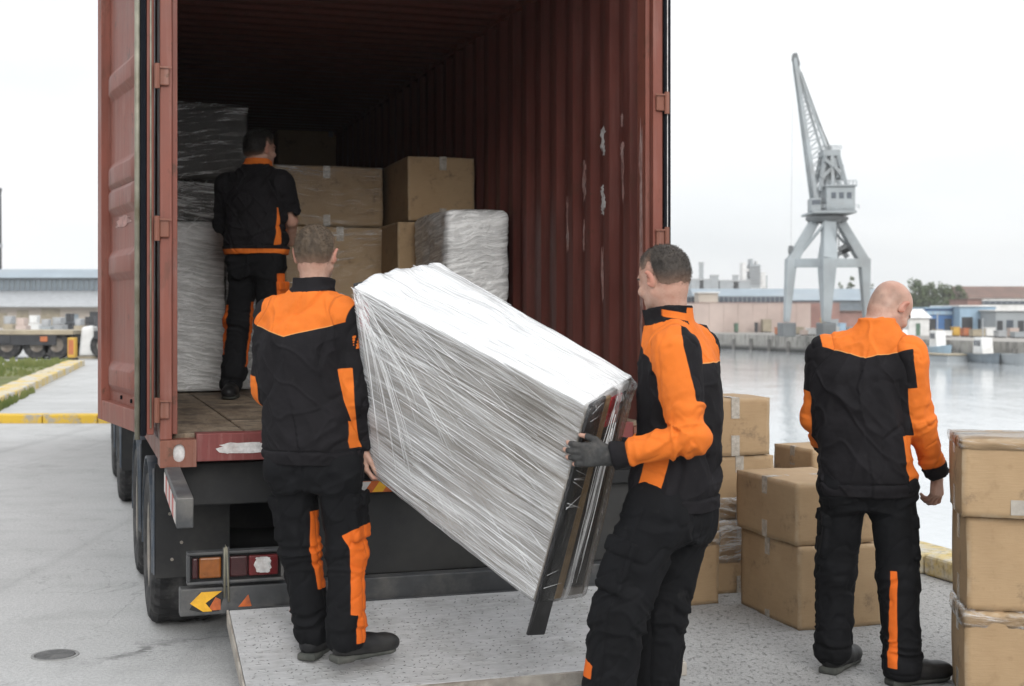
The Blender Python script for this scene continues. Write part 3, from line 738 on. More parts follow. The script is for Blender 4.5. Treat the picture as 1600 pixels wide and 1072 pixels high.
# far bank: waterline through two points of the photograph
f1 = Vector((34.1, 89.5, 0)); f2 = Vector((19.75, 127.6, 0)); FD = (f2-f1).normalized(); FN = Vector((FD.y, -FD.x, 0))     # along it, and inland
FA = f1
def FB(s, n=0, z=0): q = FA+FD*s+FN*n; return Vector((q.x, q.y, z))
FBZ = -.28
M_FARGROUND = m_plain('far quay ground', (.33, .31, .285), .9, 0, .3, .25, .1, .2, (.14, .13, .12), .6)
g = MB(); g.add([FB(-160, .5, FBZ), FB(600, .5, FBZ), FB(600, 900, FBZ), FB(-160, 900, FBZ)], [(0,1,2,3)]) 
tag(g.build('far_ground', M_FARGROUND), kind='structure')
t = NT('far quay wall'); p = t.pos(); z = t.sep(p)[2]; n = t.noise(.5, 5, .65, p); n2 = t.noise(2.5, 4, .7, t.mapv(p, (1, 1, .25)))
c = t.mix(t.rng(n, .3, .7), (.25, .24, .22), (.40, .385, .35)); c = t.mix(t.math('MULTIPLY', t.rng(n2, .45, .65), .75), c, (.09, .085, .08))
wet = t.rng(t.math('ADD', z, t.math('MULTIPLY', n2, .5)), -1.25, -.95, 1, 0); c = t.mix(wet, c, (.045, .045, .042))
M_FARWALL = t.done(t.bsdf(c, .85))
fq = root('far_quay', None, None); tag(fq, kind='structure')
for i in range(70):
    a, b = -60+i*7, -60+(i+1)*7-.12
    MB().hexa([FB(a,0,WATER-.6), FB(b,0,WATER-.6), FB(b,1.2,WATER-.6), FB(a,1.2,WATER-.6), FB(a,0,FBZ-.004+random.uniform(-.05,.03)), FB(b,0,FBZ-.004), FB(b,1.2,FBZ-.004), FB(a,1.2,FBZ-.004)]).build('quay_block', M_FARWALL, fq)
m = MB()
for i in range(80): m.bar(FB(-55+i*3.1, -.12, WATER-.1), FB(-55+i*3.1, -.12, FBZ-.35-random.random()*.4), .3, .24)
tag(m.build('fender_piles', M_CONC_D, fq), kind='stuff')
# hills on the skyline
M_HILL = m_plain('wooded hillside', (.075, .095, .05), .95, 0, .35, .08, .2, .1, (.16, .14, .10), .5)
vs, fs = [], []
nx = 90
for i in range(nx+1):
    px = 900+i*12; 
    for k, (Z, hh_) in enumerate(((640, -1), (700, .55), (760, 1.0), (900, .2))):
        hgt = 7+3.2*math.sin(px*.011)+2.2*math.sin(px*.031+1)+1.2*random.random()+6*max(0, min(1, (px-1380)/150))
        vs.append(((px-800)/2100*Z, Z, max(-1.5, hgt*hh_) if k else -1.5))
for i in range(nx):
    for k in range(3): a = i*4+k; fs.append((a, a+4, a+5, a+1))
me = np_mesh('hills', vs, fs); tag(link('hills', me, M_HILL), kind='structure')
# ------------------------------------------------------------------ the shipping container
W, CLEN, ZB, ZF, ZR = 2.438, 12.19, .907, 1.04, 3.62
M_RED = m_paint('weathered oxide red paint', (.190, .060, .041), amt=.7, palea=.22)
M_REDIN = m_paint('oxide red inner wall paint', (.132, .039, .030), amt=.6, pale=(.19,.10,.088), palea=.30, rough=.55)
M_SILL = m_paint('scraped red sill paint', (.165, .04, .037), amt=.8, palea=.35)
M_CAST = m_paint('rusty corner casting', (.19, .072, .046), rust=(.10,.05,.03), amt=.9, palea=.3)
M_GASK = m_plain('black rubber door gasket', (.008, .009, .012), .95, 0, .2, 20, .2, .08)
M_SCUFF = m_plain('pale scuffed paint', (.30, .17, .15), .7, 0, .35, 30, .3, .3, (.42, .36, .34), .6)
M_ROD = m_plain('dirty galvanised rod', (.21, .20, .155), .5, .25, .3, 12, .2, .5, (.09, .07, .03), .6)
M_SCRAPE = m_plain('bare scraped paint', (.52, .51, .50), .7, 0, .25, 40, .3, .3, (.30, .22, .20), .5)
cont = root('shipping_container', 'open oxide red steel shipping container carried on the trailer', 'container', C0, TH)
t = NT('worn plywood floor'); o = t.co(); n = t.noise(6, 6, .65, t.mapv(scale=(3, .6, 1))); n2 = t.noise(5, 6, .75); n3 = t.noise(38, 3, .6, t.mapv(scale=(2, .35, 1)))
c = t.mix(t.rng(n, .3, .7), (.17, .125, .085), (.30, .24, .175)); c = t.mix(t.math('MULTIPLY', t.rng(n2, .47, .62), .8), c, (.06, .048, .04)); c = t.mix(t.math('MULTIPLY', t.rng(n3, .55, .7), .5), c, (.07, .055, .04))
M_PLY = t.done(t.bsdf(c, .75, 0, t.bump(n3, .4, .006), .3))
xs = np.linspace(.06, W-.06, 8)
for i in range(7):
    y = .10; j = 0
    while y < CLEN-.1:
        ln = 1.22 if not (i % 2 and j == 0) else .66; y1 = min(CLEN-.1, y+ln); dz = random.uniform(-.003, .001)
        MB().box(xs[i]+.003, xs[i+1]-.003, y+.003, y1-.003, ZF-.028+dz, ZF+dz).build('floor_board', M_PLY, cont, .004, seg=1); y = y1; j += 1
MB().box(.05, W-.05, .10, CLEN-.05, ZB+.03, ZF-.034).build('floor_frame', M_SILL, cont)
sill = MB().box(.158, W-.158, .0, .098, ZB+.012, ZF+.004).build('rear_sill', M_SILL, cont, .004)
def blob_plate(name, c, w, h, nrm_ax, mat, parent, seed, th=.0022, rough=.5):
    """thin irregular flake lying on a surface; nrm_ax 'y' faces -y, 'x' faces -x"""
    r = random.Random(seed); n = 26; po = []
    for k in range(n):
        a = 2*pi*k/n; e = 1+rough*(r.random()-.6); ca, sa = cos(a), sin(a)
        ca = math.copysign(abs(ca)**.6, ca); sa = math.copysign(abs(sa)**.6, sa)
        po.append((ca*w/2*e, sa*h/2*(1+rough*.5*(r.random()-.5))))
    if nrm_ax == 'y': vs = [(c[0]+a, c[1], c[2]+b) for a, b in po]; ex = (0, -th, 0)
    else: vs = [(c[0], c[1]+a, c[2]+b) for a, b in po]; ex = (-th, 0, 0)
    return MB().prism(vs, ex).build(name, mat, parent)
blob_plate('scraped_patch', (.37, 0, .975), .225, .050, 'y', M_SCRAPE, sill, 3)
blob_plate('scraped_patch', (1.9, 0, .97), .16, .03, 'y', M_SCRAPE, sill, 5)
for x in (0, W):        # corner castings with their oval openings
    sx = 1 if x == 0 else -1
    for zz in (ZB-.01, ZR+.0):
        co = root('corner_casting', None, None); co.parent = cont
        h = .122; w = .158; y0 = -.006
        cx_, cz_ = (w*.52)*sx, h*.52
        outer, inner = [], []
        n = 24
        for k in range(n):
            a = 2*pi*k/n; c_, s_ = cos(a), sin(a); m_ = max(abs(c_), abs(s_)); outer.append((x+sx*w/2+c_/m_*w/2, zz+h/2+s_/m_*h/2))
            inner.append((x+cx_+c_*.026, zz+cz_+math.copysign(abs(s_)**.75, s_)*.040))
        vs = [(a, y0, b) for a, b in outer]+[(a, y0, b) for a, b in inner]+[(a, y0+.016, b) for a, b in inner]+[(a, .172, b) for a, b in outer]
        fs = [(k, (k+1)%n, n+(k+1)%n, n+k) for k in range(n)]+[(n+k, n+(k+1)%n, 2*n+(k+1)%n, 2*n+k) for k in range(n)]+[(k, 3*n+k, 3*n+(k+1)%n, (k+1)%n) for k in range(n)]
        me_ = MB().add(vs, fs).build('casting_block', M_CAST, co, 0)
        MB().box(min(x+cx_-.03, x+cx_+.03), max(x+cx_-.03, x+cx_+.03), y0+.013, y0+.03, zz+cz_-.043, zz+cz_+.043).build('opening_plug', M_SCRAPE, co)
# posts, header, hinges
for x, sx in ((0, 1), (W, -1)):
    a, b = sorted((x, x+sx*.052)); MB().box(a, b, .0, .14, ZB+.113, ZR-.0).build('corner_post', M_RED, cont, .004)
    a, b = sorted((x+sx*.054, x+sx*.078)); MB().box(a, b, .035, .14, ZF+.002, ZR-.01).build('post_lip', M_RED, cont, .003)
    for zc in (1.155, 1.96, 2.635, 3.37):
        hg = MB().box(*sorted((x-sx*.004, x+sx*.040)), -.016, -.001, zc-.040, zc+.040).build('hinge', M_CAST, cont, .006)
        MB().tube([(x-sx*.014, -.020, zc-.055), (x-sx*.014, -.020, zc+.055)], .013, 10).build('hinge_pin', M_CAST, hg, smooth=False)
        MB().box(*sorted((x-sx*.004, x+sx*.050)), -.026, -.0225, zc+.036, zc+.044).build('hinge_lug', M_CAST, hg)
MB().box(.162, W-.162, .0, .12, ZR+.004, ZR+.11).build('door_header', M_RED, cont, .004)
# corrugated side walls, end wall and roof
def corr(L0, L1, pitch, depth, fl=.30, sl=.20):
    out = []; y = L0
    while y < L1:
        out += [(y, 0), (y+pitch*fl, 0), (y+pitch*(fl+sl), depth), (y+pitch*(2*fl+sl), depth)]; y += pitch
    out = [p for p in out if p[0] < L1]; return out+[(L1, 0)]
def sheet(pts, z0, z1, mp_, name, mat, parent, th=.003):
    vs = []; n = len(pts)
    for d in (0, th):
        for z in (z0, z1): vs += [mp_(a, b+d, z) for a, b in pts]
    fs = []
    for i in range(n-1): fs += [(i, i+1, n+i+1, n+i), (2*n+i, 3*n+i, 3*n+i+1, 2*n+i+1)]
    return MB().add(vs, fs).build(name, mat, parent, .006, True, seg=2)
pr = corr(.15, CLEN-.05, .278, .036)
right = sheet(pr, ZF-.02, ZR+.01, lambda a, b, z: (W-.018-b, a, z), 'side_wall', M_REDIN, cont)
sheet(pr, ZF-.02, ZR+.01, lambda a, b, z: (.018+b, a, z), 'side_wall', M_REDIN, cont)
for x in (.03, W-.03):
    MB().box(x-.03, x+.03, .145, CLEN-.02, ZR-.06, ZR+.0).build('top_rail', M_RED, cont, .004)
    MB().box(x-.03, x+.03, .145, CLEN-.02, ZB+.01, ZF-.03).build('bottom_rail', M_RED, cont, .004)
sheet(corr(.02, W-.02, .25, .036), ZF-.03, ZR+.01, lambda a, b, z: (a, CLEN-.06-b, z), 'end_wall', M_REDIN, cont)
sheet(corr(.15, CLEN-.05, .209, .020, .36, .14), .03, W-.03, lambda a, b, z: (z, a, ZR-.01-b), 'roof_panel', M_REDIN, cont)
# scuffs where cargo has scraped the right wall bare
inner = W-.018-.036-.0042
for k, (y, z, w_, h_, sd, mt) in enumerate(((.655,2.54,.07,.11,1,M_SCRAPE),(.64,2.47,.04,.05,9,M_SCRAPE),(.66,2.255,.045,.05,2,M_SCRAPE),(.65,2.19,.06,.075,3,M_SCRAPE),(.655,2.145,.04,.04,11,M_SCRAPE),(.39,2.60,.03,.06,4,M_SCUFF),(.385,2.44,.045,.09,13,M_SCUFF),(.375,2.30,.03,.22,5,M_SCUFF),(.935,2.34,.05,.20,6,M_SCUFF),(.94,2.02,.03,.16,7,M_SCUFF),(1.21,2.1,.04,.3,14,M_SCUFF),(.66,1.8,.03,.25,15,M_SCUFF))):
    blob_plate('paint_scrape', (inner-.0, y, z), w_, h_, 'x', mt, cont, sd, .0010, 1.3)
o2 = W-.018-.0045
blob_plate('paint_scrape', (W-.0795, .088, 2.0), .05, 1.0, 'x', M_SCUFF, cont, 8, .0012, .9)
# left door, swung right round beside the container; hinge edge in front
dl = root('door', None, None); dl.parent = cont
dv = Vector((-sin(radians(27)), cos(radians(27)), 0)); dang = atan2(dv.dot(V), dv.dot(U))
dl.location = (-.026, .004, 0); dl.rotation_euler = (0, 0, dang)      # local x runs from hinge edge to free edge; the inner face, now outside, is at positive y
DWD, DZ0, DZ1 = 1.075, 1.045, 3.60
def door_leaf(parent, ysg):
    y0, y1 = 0, .05*ysg
    def bx(name, x0, x1, z0, z1, ya, yb, mat=M_RED, bev=.004): return MB().box(x0, x1, *sorted((ya*ysg, yb*ysg)), z0, z1).build(name, mat, parent, bev)
    bx('stile', .0, .036, DZ0, DZ1, .0, .030); bx('stile', .04, .14, DZ0, DZ1, .0, .055); bx('stile', DWD-.10, DWD, DZ0, DZ1, .0, .055)
    bx('rail', .142, DWD-.102, DZ0, DZ0+.10, .0, .054); bx('rail', .142, DWD-.102, DZ1-.1, DZ1, .0, .054)
    # pressed panel: a sheet with wide raised bands
    xs_ = [.142, .20, .30, DWD-.30, DWD-.16, DWD-.102]
    zz = [DZ0+.1]; prof = [0]
    for zc in (1.27, 1.82, 2.14, 2.26, 2.72, 3.25):
        zz += [zc-.075, zc-.04, zc+.04, zc+.075]; prof += [0, 1, 1, 0]
    zz.append(DZ1-.1); prof.append(0)
    vs, fs = [], []
    amp = [0, 0, 1, 1, .6, 0]
    for z, pv in zip(zz, prof):
        for x, a in zip(xs_, amp): vs.append((x, (.012+.030*pv*a)*ysg, z))
    nx_ = len(xs_)
    for i in range(len(zz)-1):
        for k in range(nx_-1):
            q = i*nx_+k; fs.append((q, q+1, q+nx_+1, q+nx_))
    vs2 = [(a, .006*ysg, c) for a, b, c in vs]; n_ = len(vs)
    pn = MB().add(vs+vs2, fs+[tuple(i+n_ for i in reversed(f)) for f in fs]).build('door_panel', M_RED, parent, .006, True)
    bx('gasket', .0, .018, DZ0-.004, DZ1, .033, .058, M_GASK); bx('gasket', .020, .037, DZ0, DZ1, .033, .050, M_GASK)
    for z, x in ((1.17, .42), (1.175, .66), (1.235, .34), (3.1, .5)):
        bo = MB().tube([(x, .010*ysg, z), (x, .020*ysg, z)], .010, 10).build('bolt', M_GASK, parent)
    return pn
door_leaf(dl, 1)
MB().tube([(.014, .070, DZ0-.02), (.014, .070, DZ1)], .012, 12).build('lock_rod', M_ROD, dl, smooth=True)
MB().tube([(-.010, .016, DZ0+.03), (-.010, .016, DZ1)], .004, 10).build('edge_strip', M_ROD, dl, smooth=True)
blob_plate('paint_scrape', (.62, .0135, 2.03), .34, .05, 'y', M_SCUFF, dl, 12, -.001, .8)
# right door, folded flat along the far side: only its edge shows
dr = root('door', None, None); dr.parent = cont; dr.location = (W+.003, .01, 0); dr.rotation_euler = (0, 0, radians(86.5))
MB().box(.0, DWD, -.032, -.004, DZ0, DZ1).build('door_panel', M_RED, dr, .004)
MB().box(-.022, -.002, -.016, -.003, DZ0, DZ1).build('gasket', M_GASK, dr); MB().box(-.026, -.002, -.034, -.020, DZ0, DZ1).build('gasket', M_GASK, dr)
MB().tube([(-.024, -.018, DZ0), (-.024, -.018, DZ1)], .0025, 10).build('edge_strip', M_SCRAPE, dr, smooth=True)
# ------------------------------------------------------------------ trailer
M_CHAS = m_plain('grimy black chassis paint', (.013, .0135, .0145), .6, 0, .3, 8, .25, .35, (.06, .056, .05), .45)
M_CHAS2 = m_plain('grimy dark lift plate', (.024, .0245, .025), .55, .1, .4, 4, .3, .4, (.065, .062, .057), .6)
M_STEEL = m_plain('dusty grey steel', (.055, .057, .060), .55, .2, .25, 10, .25, .45, (.18, .17, .155), .6)
M_TYRE = m_plain('dusty tyre rubber', (.026, .026, .027), .85, 0, .3, 22, .4, .3, (.13, .125, .12), .5)
M_RIM = m_plain('dull wheel rim', (.27, .245, .215), .5, .3, .25, 12, .2, .5, (.12, .08, .05), .6)
M_GUARD = m_plain('blue grey plastic mudguard', (.05, .065, .085), .5, 0, .2, 10, .15, .5, (.20, .19, .18), .5)
M_AMBER = m_plain('amber lens', (.22, .066, .008), .3, 0, .2, 30, .3, .5, (.2, .08, .03), .4)
M_LENS = m_plain('red lens', (.11, .007, .009), .3, 0, .2, 30, .3, .5, (.10, .02, .02), .4)
M_LENSD = m_plain('dark red lens', (.035, .005, .006), .35, 0, .2, 30, .3, .5)
M_YEL = m_plain('yellow reflective', (.72, .38, .02), .4, 0, .15, 20, .1, .5, (.3, .15, .03), .5)
M_ORR = m_plain('orange reflective', (.50, .11, .02), .45, 0, .2, 25, .1, .5, (.14, .04, .02), .7)
M_WHR = m_plain('white reflective', (.50, .48, .46), .45, 0, .15, 25, .1, .5, (.3, .26, .22), .6)
M_REDR = m_plain('red reflective', (.36, .045, .035), .45, 0, .2, 25, .1, .5, (.25, .15, .12), .6)
trl = root('container_trailer', 'dark low container trailer standing under the red container', 'trailer', C0, TH)
for x in (.72, W-.72-.14): MB().box(x, x+.14, .12, CLEN+.3, .56, ZB+.0).build('chassis_rail', M_CHAS, trl, .006)
for y in (.16, 1.65, 3.3, 5.0, 6.6, 8.2, 10, 11.8): MB().box(.08, W-.08, y, y+.14, .70, ZB-.012).build('cross_member', M_CHAS, trl, .006)
MB().box(.30, W-.06, 1.5, 1.54, .37, .90).build('dark_backing', M_CHAS, trl, .006)  # black sheet added to stand in for the dark void under the container
MB().box(.58, W-.05, .10, .16, .345, .735).build('lift_plate', M_CHAS2, trl, .008)
MB().box(.60, W-.06, .06, .098, .735, .80).build('marker_board', M_CHAS, trl, .004)
mb_ = MB().box(.86, 1.30, .052, .058, .742, .795).build('marker_strip', M_ORR, trl)
for i, (x, mt) in enumerate(((.88, M_WHR), (.97, M_YEL), (1.06, M_REDR), (1.15, M_YEL))): MB().prism([(x, .0515, .744), (x+.05, .0515, .744), (x+.085, .0515, .793), (x+.035, .0515, .793)], (0, -.002, 0)).build('reflector', mt, mb_)
bm_ = MB().box(.085, W-.05, -.02, .06, .232, .355).build('bumper', M_STEEL, trl, .006)
MB().prism([(.125, -.0205, .262), (.175, -.0205, .248), (.255, -.0205, .248), (.285, -.0205, .335), (.17, -.0205, .335)], (0, -.0015, 0)).build('backing_sticker', M_CHAS, bm_)
MB().prism([(.128, -.0225, .290), (.185, -.0225, .25), (.225, -.0225, .25), (.196, -.0225, .288), (.268, -.0225, .338), (.178, -.0225, .338)], (0, -.0015, 0)).build('arrow_sticker', M_YEL, bm_)
MB().prism([(.205, -.0222, .254), (.262, -.0222, .254), (.262, -.0222, .300), (.24, -.0222, .312)], (0, -.0012, 0)).build('arrow_sticker', M_ORR, bm_)
MB().prism([(.34, -.0225, .262), (.40, -.0225, .262), (.385, -.0225, .315)], (0, -.0012, 0)).build('arrow_sticker', M_ORR, bm_)
# tail light in its frame
tl = root('tail_light', None, None); tl.parent = trl; tl.location = (.115, -.02, .372)
f_ = MB(); LW, LH = .43, .145
for a, b, c, d in ((0, LW, 0, .014), (0, LW, LH-.014, LH), (0, .014, .014, LH-.014), (LW-.014, LW, .014, LH-.014)): f_.box(a, b, -.012, .05, c, d)
f_.build('lamp_frame', M_STEEL, tl, .004)
MB().box(.014, LW-.014, .02, .045, .014, LH-.014).build('lamp_back', M_CHAS, tl)
for x0, x1, mt, nm in ((.022, .050, M_LENSD, 'red_lens'), (.053, .150, M_AMBER, 'amber_lens'), (.185, .268, M_LENSD, 'red_lens'), (.272, .405, M_LENS, 'red_lens')):
    MB().box(x0, x1, -.006, .02, .026, LH-.026).build(nm, mt, tl, .008)
blob_plate('scratched_lens', (.335, -.0065, .075), .075, .075, 'y', M_SCRAPE, tl, 21, .002, .3)
MB().tube([(.163, -.02, -.06), (.163, -.02, .16), (.166, -.016, .172), (.172, -.02, .16), (.178, -.021, .02), (.182, -.022, -.08)], .005, 8).build('cable', M_ROD, tl, smooth=True)
MB().box(.155, .185, -.018, -.013, -.01, .165).build('lamp_bracket', M_STEEL, tl, .002)
# guide beam standing out behind the left corner, striped on its outer side
gb = root('guide_beam', None, None); gb.parent = trl
MB().bar((.055, .05, .842), (.055, -.70, .792), .066, .122).build('beam_body', M_STEEL, gb, .005)
for i in range(7):
    y0 = -.66+i*.098; z0 = .842-.05*(.05-y0)/.75; 
    MB().hexa([(.0192,y0,z0-.048-.0066*0),(.0212,y0,z0-.048),(.0212,y0+.096,z0-.042),(.0192,y0+.096,z0-.042),(.0192,y0,z0+.035),(.0212,y0,z0+.035),(.0212,y0+.096,z0+.041),(.0192,y0+.096,z0+.041)]).build('reflector_strip', M_REDR if i % 2 else M_WHR, gb)
# wheels
RAD = .40
def wheel_parts(par, outer):       # outer = -1: rim faces -x
    s = outer
    prof = [(.235, s*.148), (.262, s*.158), (.315, s*.165), (.362, s*.158), (.388, s*.140), (RAD, s*.118), (RAD, s*.06), (RAD, 0), (RAD, -s*.06), (RAD, -s*.118), (.388, -s*.14), (.34, -s*.165), (.26, -s*.158), (.235, -s*.148)]
    def fn(i, k, r):
        if i in (4, 5, 9, 10): return r-(.012 if k % 2 else 0)
        if i in (6, 8): return r-.010
        return r
    ty = MB().lathe(prof, (0,0,0), 72, 'x', fn).build('tyre', M_TYRE, par, smooth=False)
    rm = MB().lathe([(.237, s*.145), (.228, s*.150), (.218, s*.140), (.205, s*.105), (.160, s*.085), (.118, s*.090), (.105, s*.120), (.075, s*.128), (.0, s*.130)], n=36).build('rim', M_RIM, par, smooth=True)
    nt_ = MB()
    for k in range(10): a = 2*pi*k/10; nt_.tube([(s*.085, .138*cos(a), .138*sin(a)), (s*.108, .138*cos(a), .138*sin(a))], .012, 6)
    nt_.build('wheel_nuts', M_STEEL, rm)
ax_y = (.98, 2.31, 5.67, 7.40)
for y in ax_y:
    MB().tube([(.2, y, RAD), (W-.2, y, RAD)], .06, 12).build('axle', M_CHAS, trl, smooth=True)
    for sd, x in ((-1, .155), (1, W-.155)):
        wp = root('wheel', None, None); wp.parent = trl; wp.location = (x, y, RAD); wheel_parts(wp, sd)
    for x0 in (-.01, W-.33):
        m_ = MB(); pts = []
        for k in range(13):
            a = radians(-8+(196)*k/12); pts.append((y-cos(a)*.47, RAD+sin(a)*.455))
        for k in range(12):
            (ya, za), (yb, zb_) = pts[k], pts[k+1]; ia = Vector((0, y-ya, RAD-za)).normalized()*.012; ib = Vector((0, y-yb, RAD-zb_)).normalized()*.012
            m_.hexa([(x0,ya,za),(x0+.34,ya,za),(x0+.34,ya+ia.y,za+ia.z),(x0,ya+ia.y,za+ia.z),(x0,yb,zb_),(x0+.34,yb,zb_),(x0+.34,yb+ib.y,zb_+ib.z),(x0,yb+ib.y,zb_+ib.z)])
        m_.build('mudguard', M_GUARD, trl)
    for x0 in (.0, W-.34):
        fl = MB().box(x0+.006, x0+.36, y-.482, y-.474, .31, .86).build('mudflap', M_CHAS, trl, .003)
        MB().box(x0-.004, x0+.005, y-.486, y-.466, .33, .84).build('flap_edge', M_GUARD, fl, .003)
for i, (x, z) in enumerate(((.045, .62), (.10, .48), (.055, .40))):
    MB().tube([(x+.03, .98-.4835, z), (x+.03, .98-.4885, z)], .008, 8).build('flap_bolt', M_RIM, trl)
MB().box(.4, W-.4, CLEN-.6, CLEN-.3, .0, .6).build('landing_leg', M_CHAS, trl, .02)
# ------------------------------------------------------------------ ramp plate
t = NT('tread plate'); o = t.co(); n = t.noise(3, 5, .6); 
d1 = t.vor(30, t.mapv(scale=(.62, 1.9, 1), rot=(0,0,.32))); d2 = t.vor(30, t.mapv(scale=(1.7, .7, 1), rot=(0,0,.25), loc=(3,1,0)))
gate = t.noise(14, 3, .6); br = t.noise(26, 4, .65, t.mapv(scale=(.35, 2.2, 1), rot=(0,0,-.1)))
bars = t.math('MAXIMUM', t.rng(d1, .17, .27, 1, 0), t.math('MULTIPLY', t.rng(d2, .14, .22, 1, 0), .8))
fl1 = t.math('MULTIPLY', bars, t.rng(gate, .38, .56))
c = t.mix(t.rng(n, .3, .7), (.36, .36, .36), (.47, .47, .475)); c = t.mix(t.math('MULTIPLY', t.rng(t.noise(7, 7, .72), .46, .66), .5), c, (.25, .245, .23))
c = t.mix(t.math('MULTIPLY', t.rng(br, .45, .68), .45), c, (.60, .60, .60)); c = t.mix(t.math('MULTIPLY', fl1, .25), c, (.13, .13, .128))
M_TREAD = t.done(t.bsdf(c, .5, .2, t.bump(t.math('ADD', t.math('MULTIPLY', bars, .6), t.math('MULTIPLY', br, .5)), .7, .006), .5))
M_PLEDGE = m_plain('worn plate edge', (.36, .33, .29), .6, .2, .25, 14, .3, .4, (.14, .11, .09), .7)
fa, fb = to_local(Vector((-1.257, 5.97, 0))), None
ramp = root('loading_ramp', 'grey tread plate loading ramp sloping down from the trailer rear', 'ramp', C0, TH)
RX0, RX1, RY0, RY1 = .292, 2.17, -.095, -.80
def rz_(y): return RAMP_FAR+(RAMP_NEAR-RAMP_FAR)*(RY0-y)/(RY0-RY1)
RAMP_FAR, RAMP_NEAR = .265, .06
MB().hexa([(RX0,RY1,rz_(RY1)-.05),(RX1,RY1,rz_(RY1)-.05),(RX1,RY0,rz_(RY0)-.05),(RX0,RY0,rz_(RY0)-.05),(RX0,RY1,rz_(RY1)),(RX1,RY1,rz_(RY1)),(RX1,RY0,rz_(RY0)),(RX0,RY0,rz_(RY0))]).build('tread_plate', M_TREAD, ramp, .004)
MB().hexa([(RX0-.012,RY1-.014,rz_(RY1)-.058),(RX1+.012,RY1-.014,rz_(RY1)-.058),(RX1+.012,RY1-.002,rz_(RY1)-.058),(RX0-.012,RY1-.002,rz_(RY1)-.058),(RX0-.012,RY1-.014,rz_(RY1)-.004),(RX1+.012,RY1-.014,rz_(RY1)-.004),(RX1+.012,RY1-.002,rz_(RY1)-.001),(RX0-.012,RY1-.002,rz_(RY1)-.001)]).build('front_edge', M_PLEDGE, ramp)
for x in (RX0-.011, RX1+.003): MB().hexa([(x,RY1,rz_(RY1)-.058),(x+.008,RY1,rz_(RY1)-.058),(x+.008,RY0,rz_(RY0)-.062),(x,RY0,rz_(RY0)-.062),(x,RY1,rz_(RY1)+.001),(x+.008,RY1,rz_(RY1)+.001),(x+.008,RY0,rz_(RY0)+.001),(x,RY0,rz_(RY0)+.001)]).build('side_edge', M_PLEDGE, ramp)
MB().tube([(RX0+.1, RY0+.03, RAMP_FAR-.03), (RX1-.1, RY0+.03, RAMP_FAR-.03)], .03, 12).build('hinge_tube', M_STEEL, ramp, smooth=True)

# raised tread bars, paired and turned alternately
tb = MB(); rt_ = random.Random(4); py_ = .030
nx_, ny_ = int((RX1-RX0-.04)/py_), int((RY0-RY1-.03)/py_)
for i in range(nx_):
    for j in range(ny_):
        if rt_.random() < .36: continue
        x = RX0+.025+(i+.5)*py_+rt_.uniform(-.012, .012); y = RY1+.02+(j+.5)*py_+rt_.uniform(-.011, .011); z = rz_(y)
        a = (.42 if rt_.random() < .7 else -.85)+rt_.uniform(-.35, .35); l_ = rt_.uniform(.0035, .0095); w_ = rt_.uniform(.0016, .0026); sl_ = (RAMP_FAR-RAMP_NEAR)/(RY0-RY1)
        c_, s_ = cos(a), sin(a); pts = [(-l_,0), (-l_*.6,-w_), (l_*.6,-w_), (l_,0), (l_*.6,w_), (-l_*.6,w_)]
        q = [(x+p*c_-r*s_, y+p*s_+r*c_) for p, r in pts]; n0 = [(u, v, rz_(v)-.0005) for u, v in q]
        top_ = [(x+(u-x)*.6, y+(v-y)*.6, rz_(y+(v-y)*.6)+.0016) for u, v in q]
        tb.add(n0+top_, [tuple(range(6,12))]+[(k,(k+1)%6,6+(k+1)%6,6+k) for k in range(6)])
tag(tb.build('tread_bars', m_plain('grimy tread bar', (.18, .18, .177), .55, .1, .5, 9, .2), ramp), kind='stuff')
# ------------------------------------------------------------------ left background: grass, kerbs, parked trailers, warehouse
M_GRASSB = m_plain('short rough turf', (.13, .145, .055), .95, 0, .35, 1.2, .3, .1, (.22, .19, .12), .6)
t = NT('grass blades'); oi = t.noise(2.5, 3, .6, t.pos()); c = t.mix(t.rng(oi, .3, .7), (.085, .12, .030), (.19, .20, .07)); M_BLADE = t.done(t.bsdf(c, .8, spec=.2))
t = NT('yellow kerb paint'); p = t.pos(); n = t.noise(3, 6, .7, p); n2 = t.noise(9, 5, .7, p)
c = t.mix(t.rng(n, .50, .60), (.60, .39, .045), (.33, .31, .27)); c = t.mix(t.math('MULTIPLY', t.rng(n2, .56, .68), .8), c, (.12, .11, .09)); M_KERBY = t.done(t.bsdf(c, .75, 0, t.bump(n2, .4, .01), .3))
t = NT('half worn kerb paint'); p = t.pos(); n = t.noise(2.2, 6, .7, p); n2 = t.noise(9, 5, .7, p)
c = t.mix(t.rng(n, .44, .56), (.55, .40, .12), (.47, .45, .41)); c = t.mix(t.math('MULTIPLY', t.rng(n2, .56, .68), .7), c, (.13, .12, .10)); M_KERBW = t.done(t.bsdf(c, .75, 0, t.bump(n2, .4, .01), .3))
kb = root('front_kerb', None, None, (0, 19.45, 0)); tag(kb, kind='structure')
for i in range(26): MB().box(-22+i*.8+.006, -22+(i+1)*.8-.006, 0, .35, -.02, .125+random.uniform(-.006, .006)).build('kerb_stone', M_KERBY, kb, .015)
a, b = Gd(-30, 652), Gd(128, 573); kd = (b-a).normalized(); kn_ = Vector((-kd.y, kd.x, 0)); n_ = int((b-a).length/.9)
kb2 = root('side_kerb', None, None, tuple(a)); tag(kb2, kind='structure')
for i in range(n_+2):
    q0 = kd*(i*.9+.01); q1 = kd*((i+1)*.9-.01); hh_ = .17+random.uniform(-.012, .012)
    MB().hexa([(*(q0).xy, -.02), (*(q1).xy, -.02), (*(q1+kn_*.5).xy, -.02), (*(q0+kn_*.5).xy, -.02), (*(q0).xy, hh_), (*(q1).xy, hh_), (*(q1+kn_*.5).xy, hh_), (*(q0+kn_*.5).xy, hh_)]).build('kerb_stone', M_KERBW, kb2, .02)
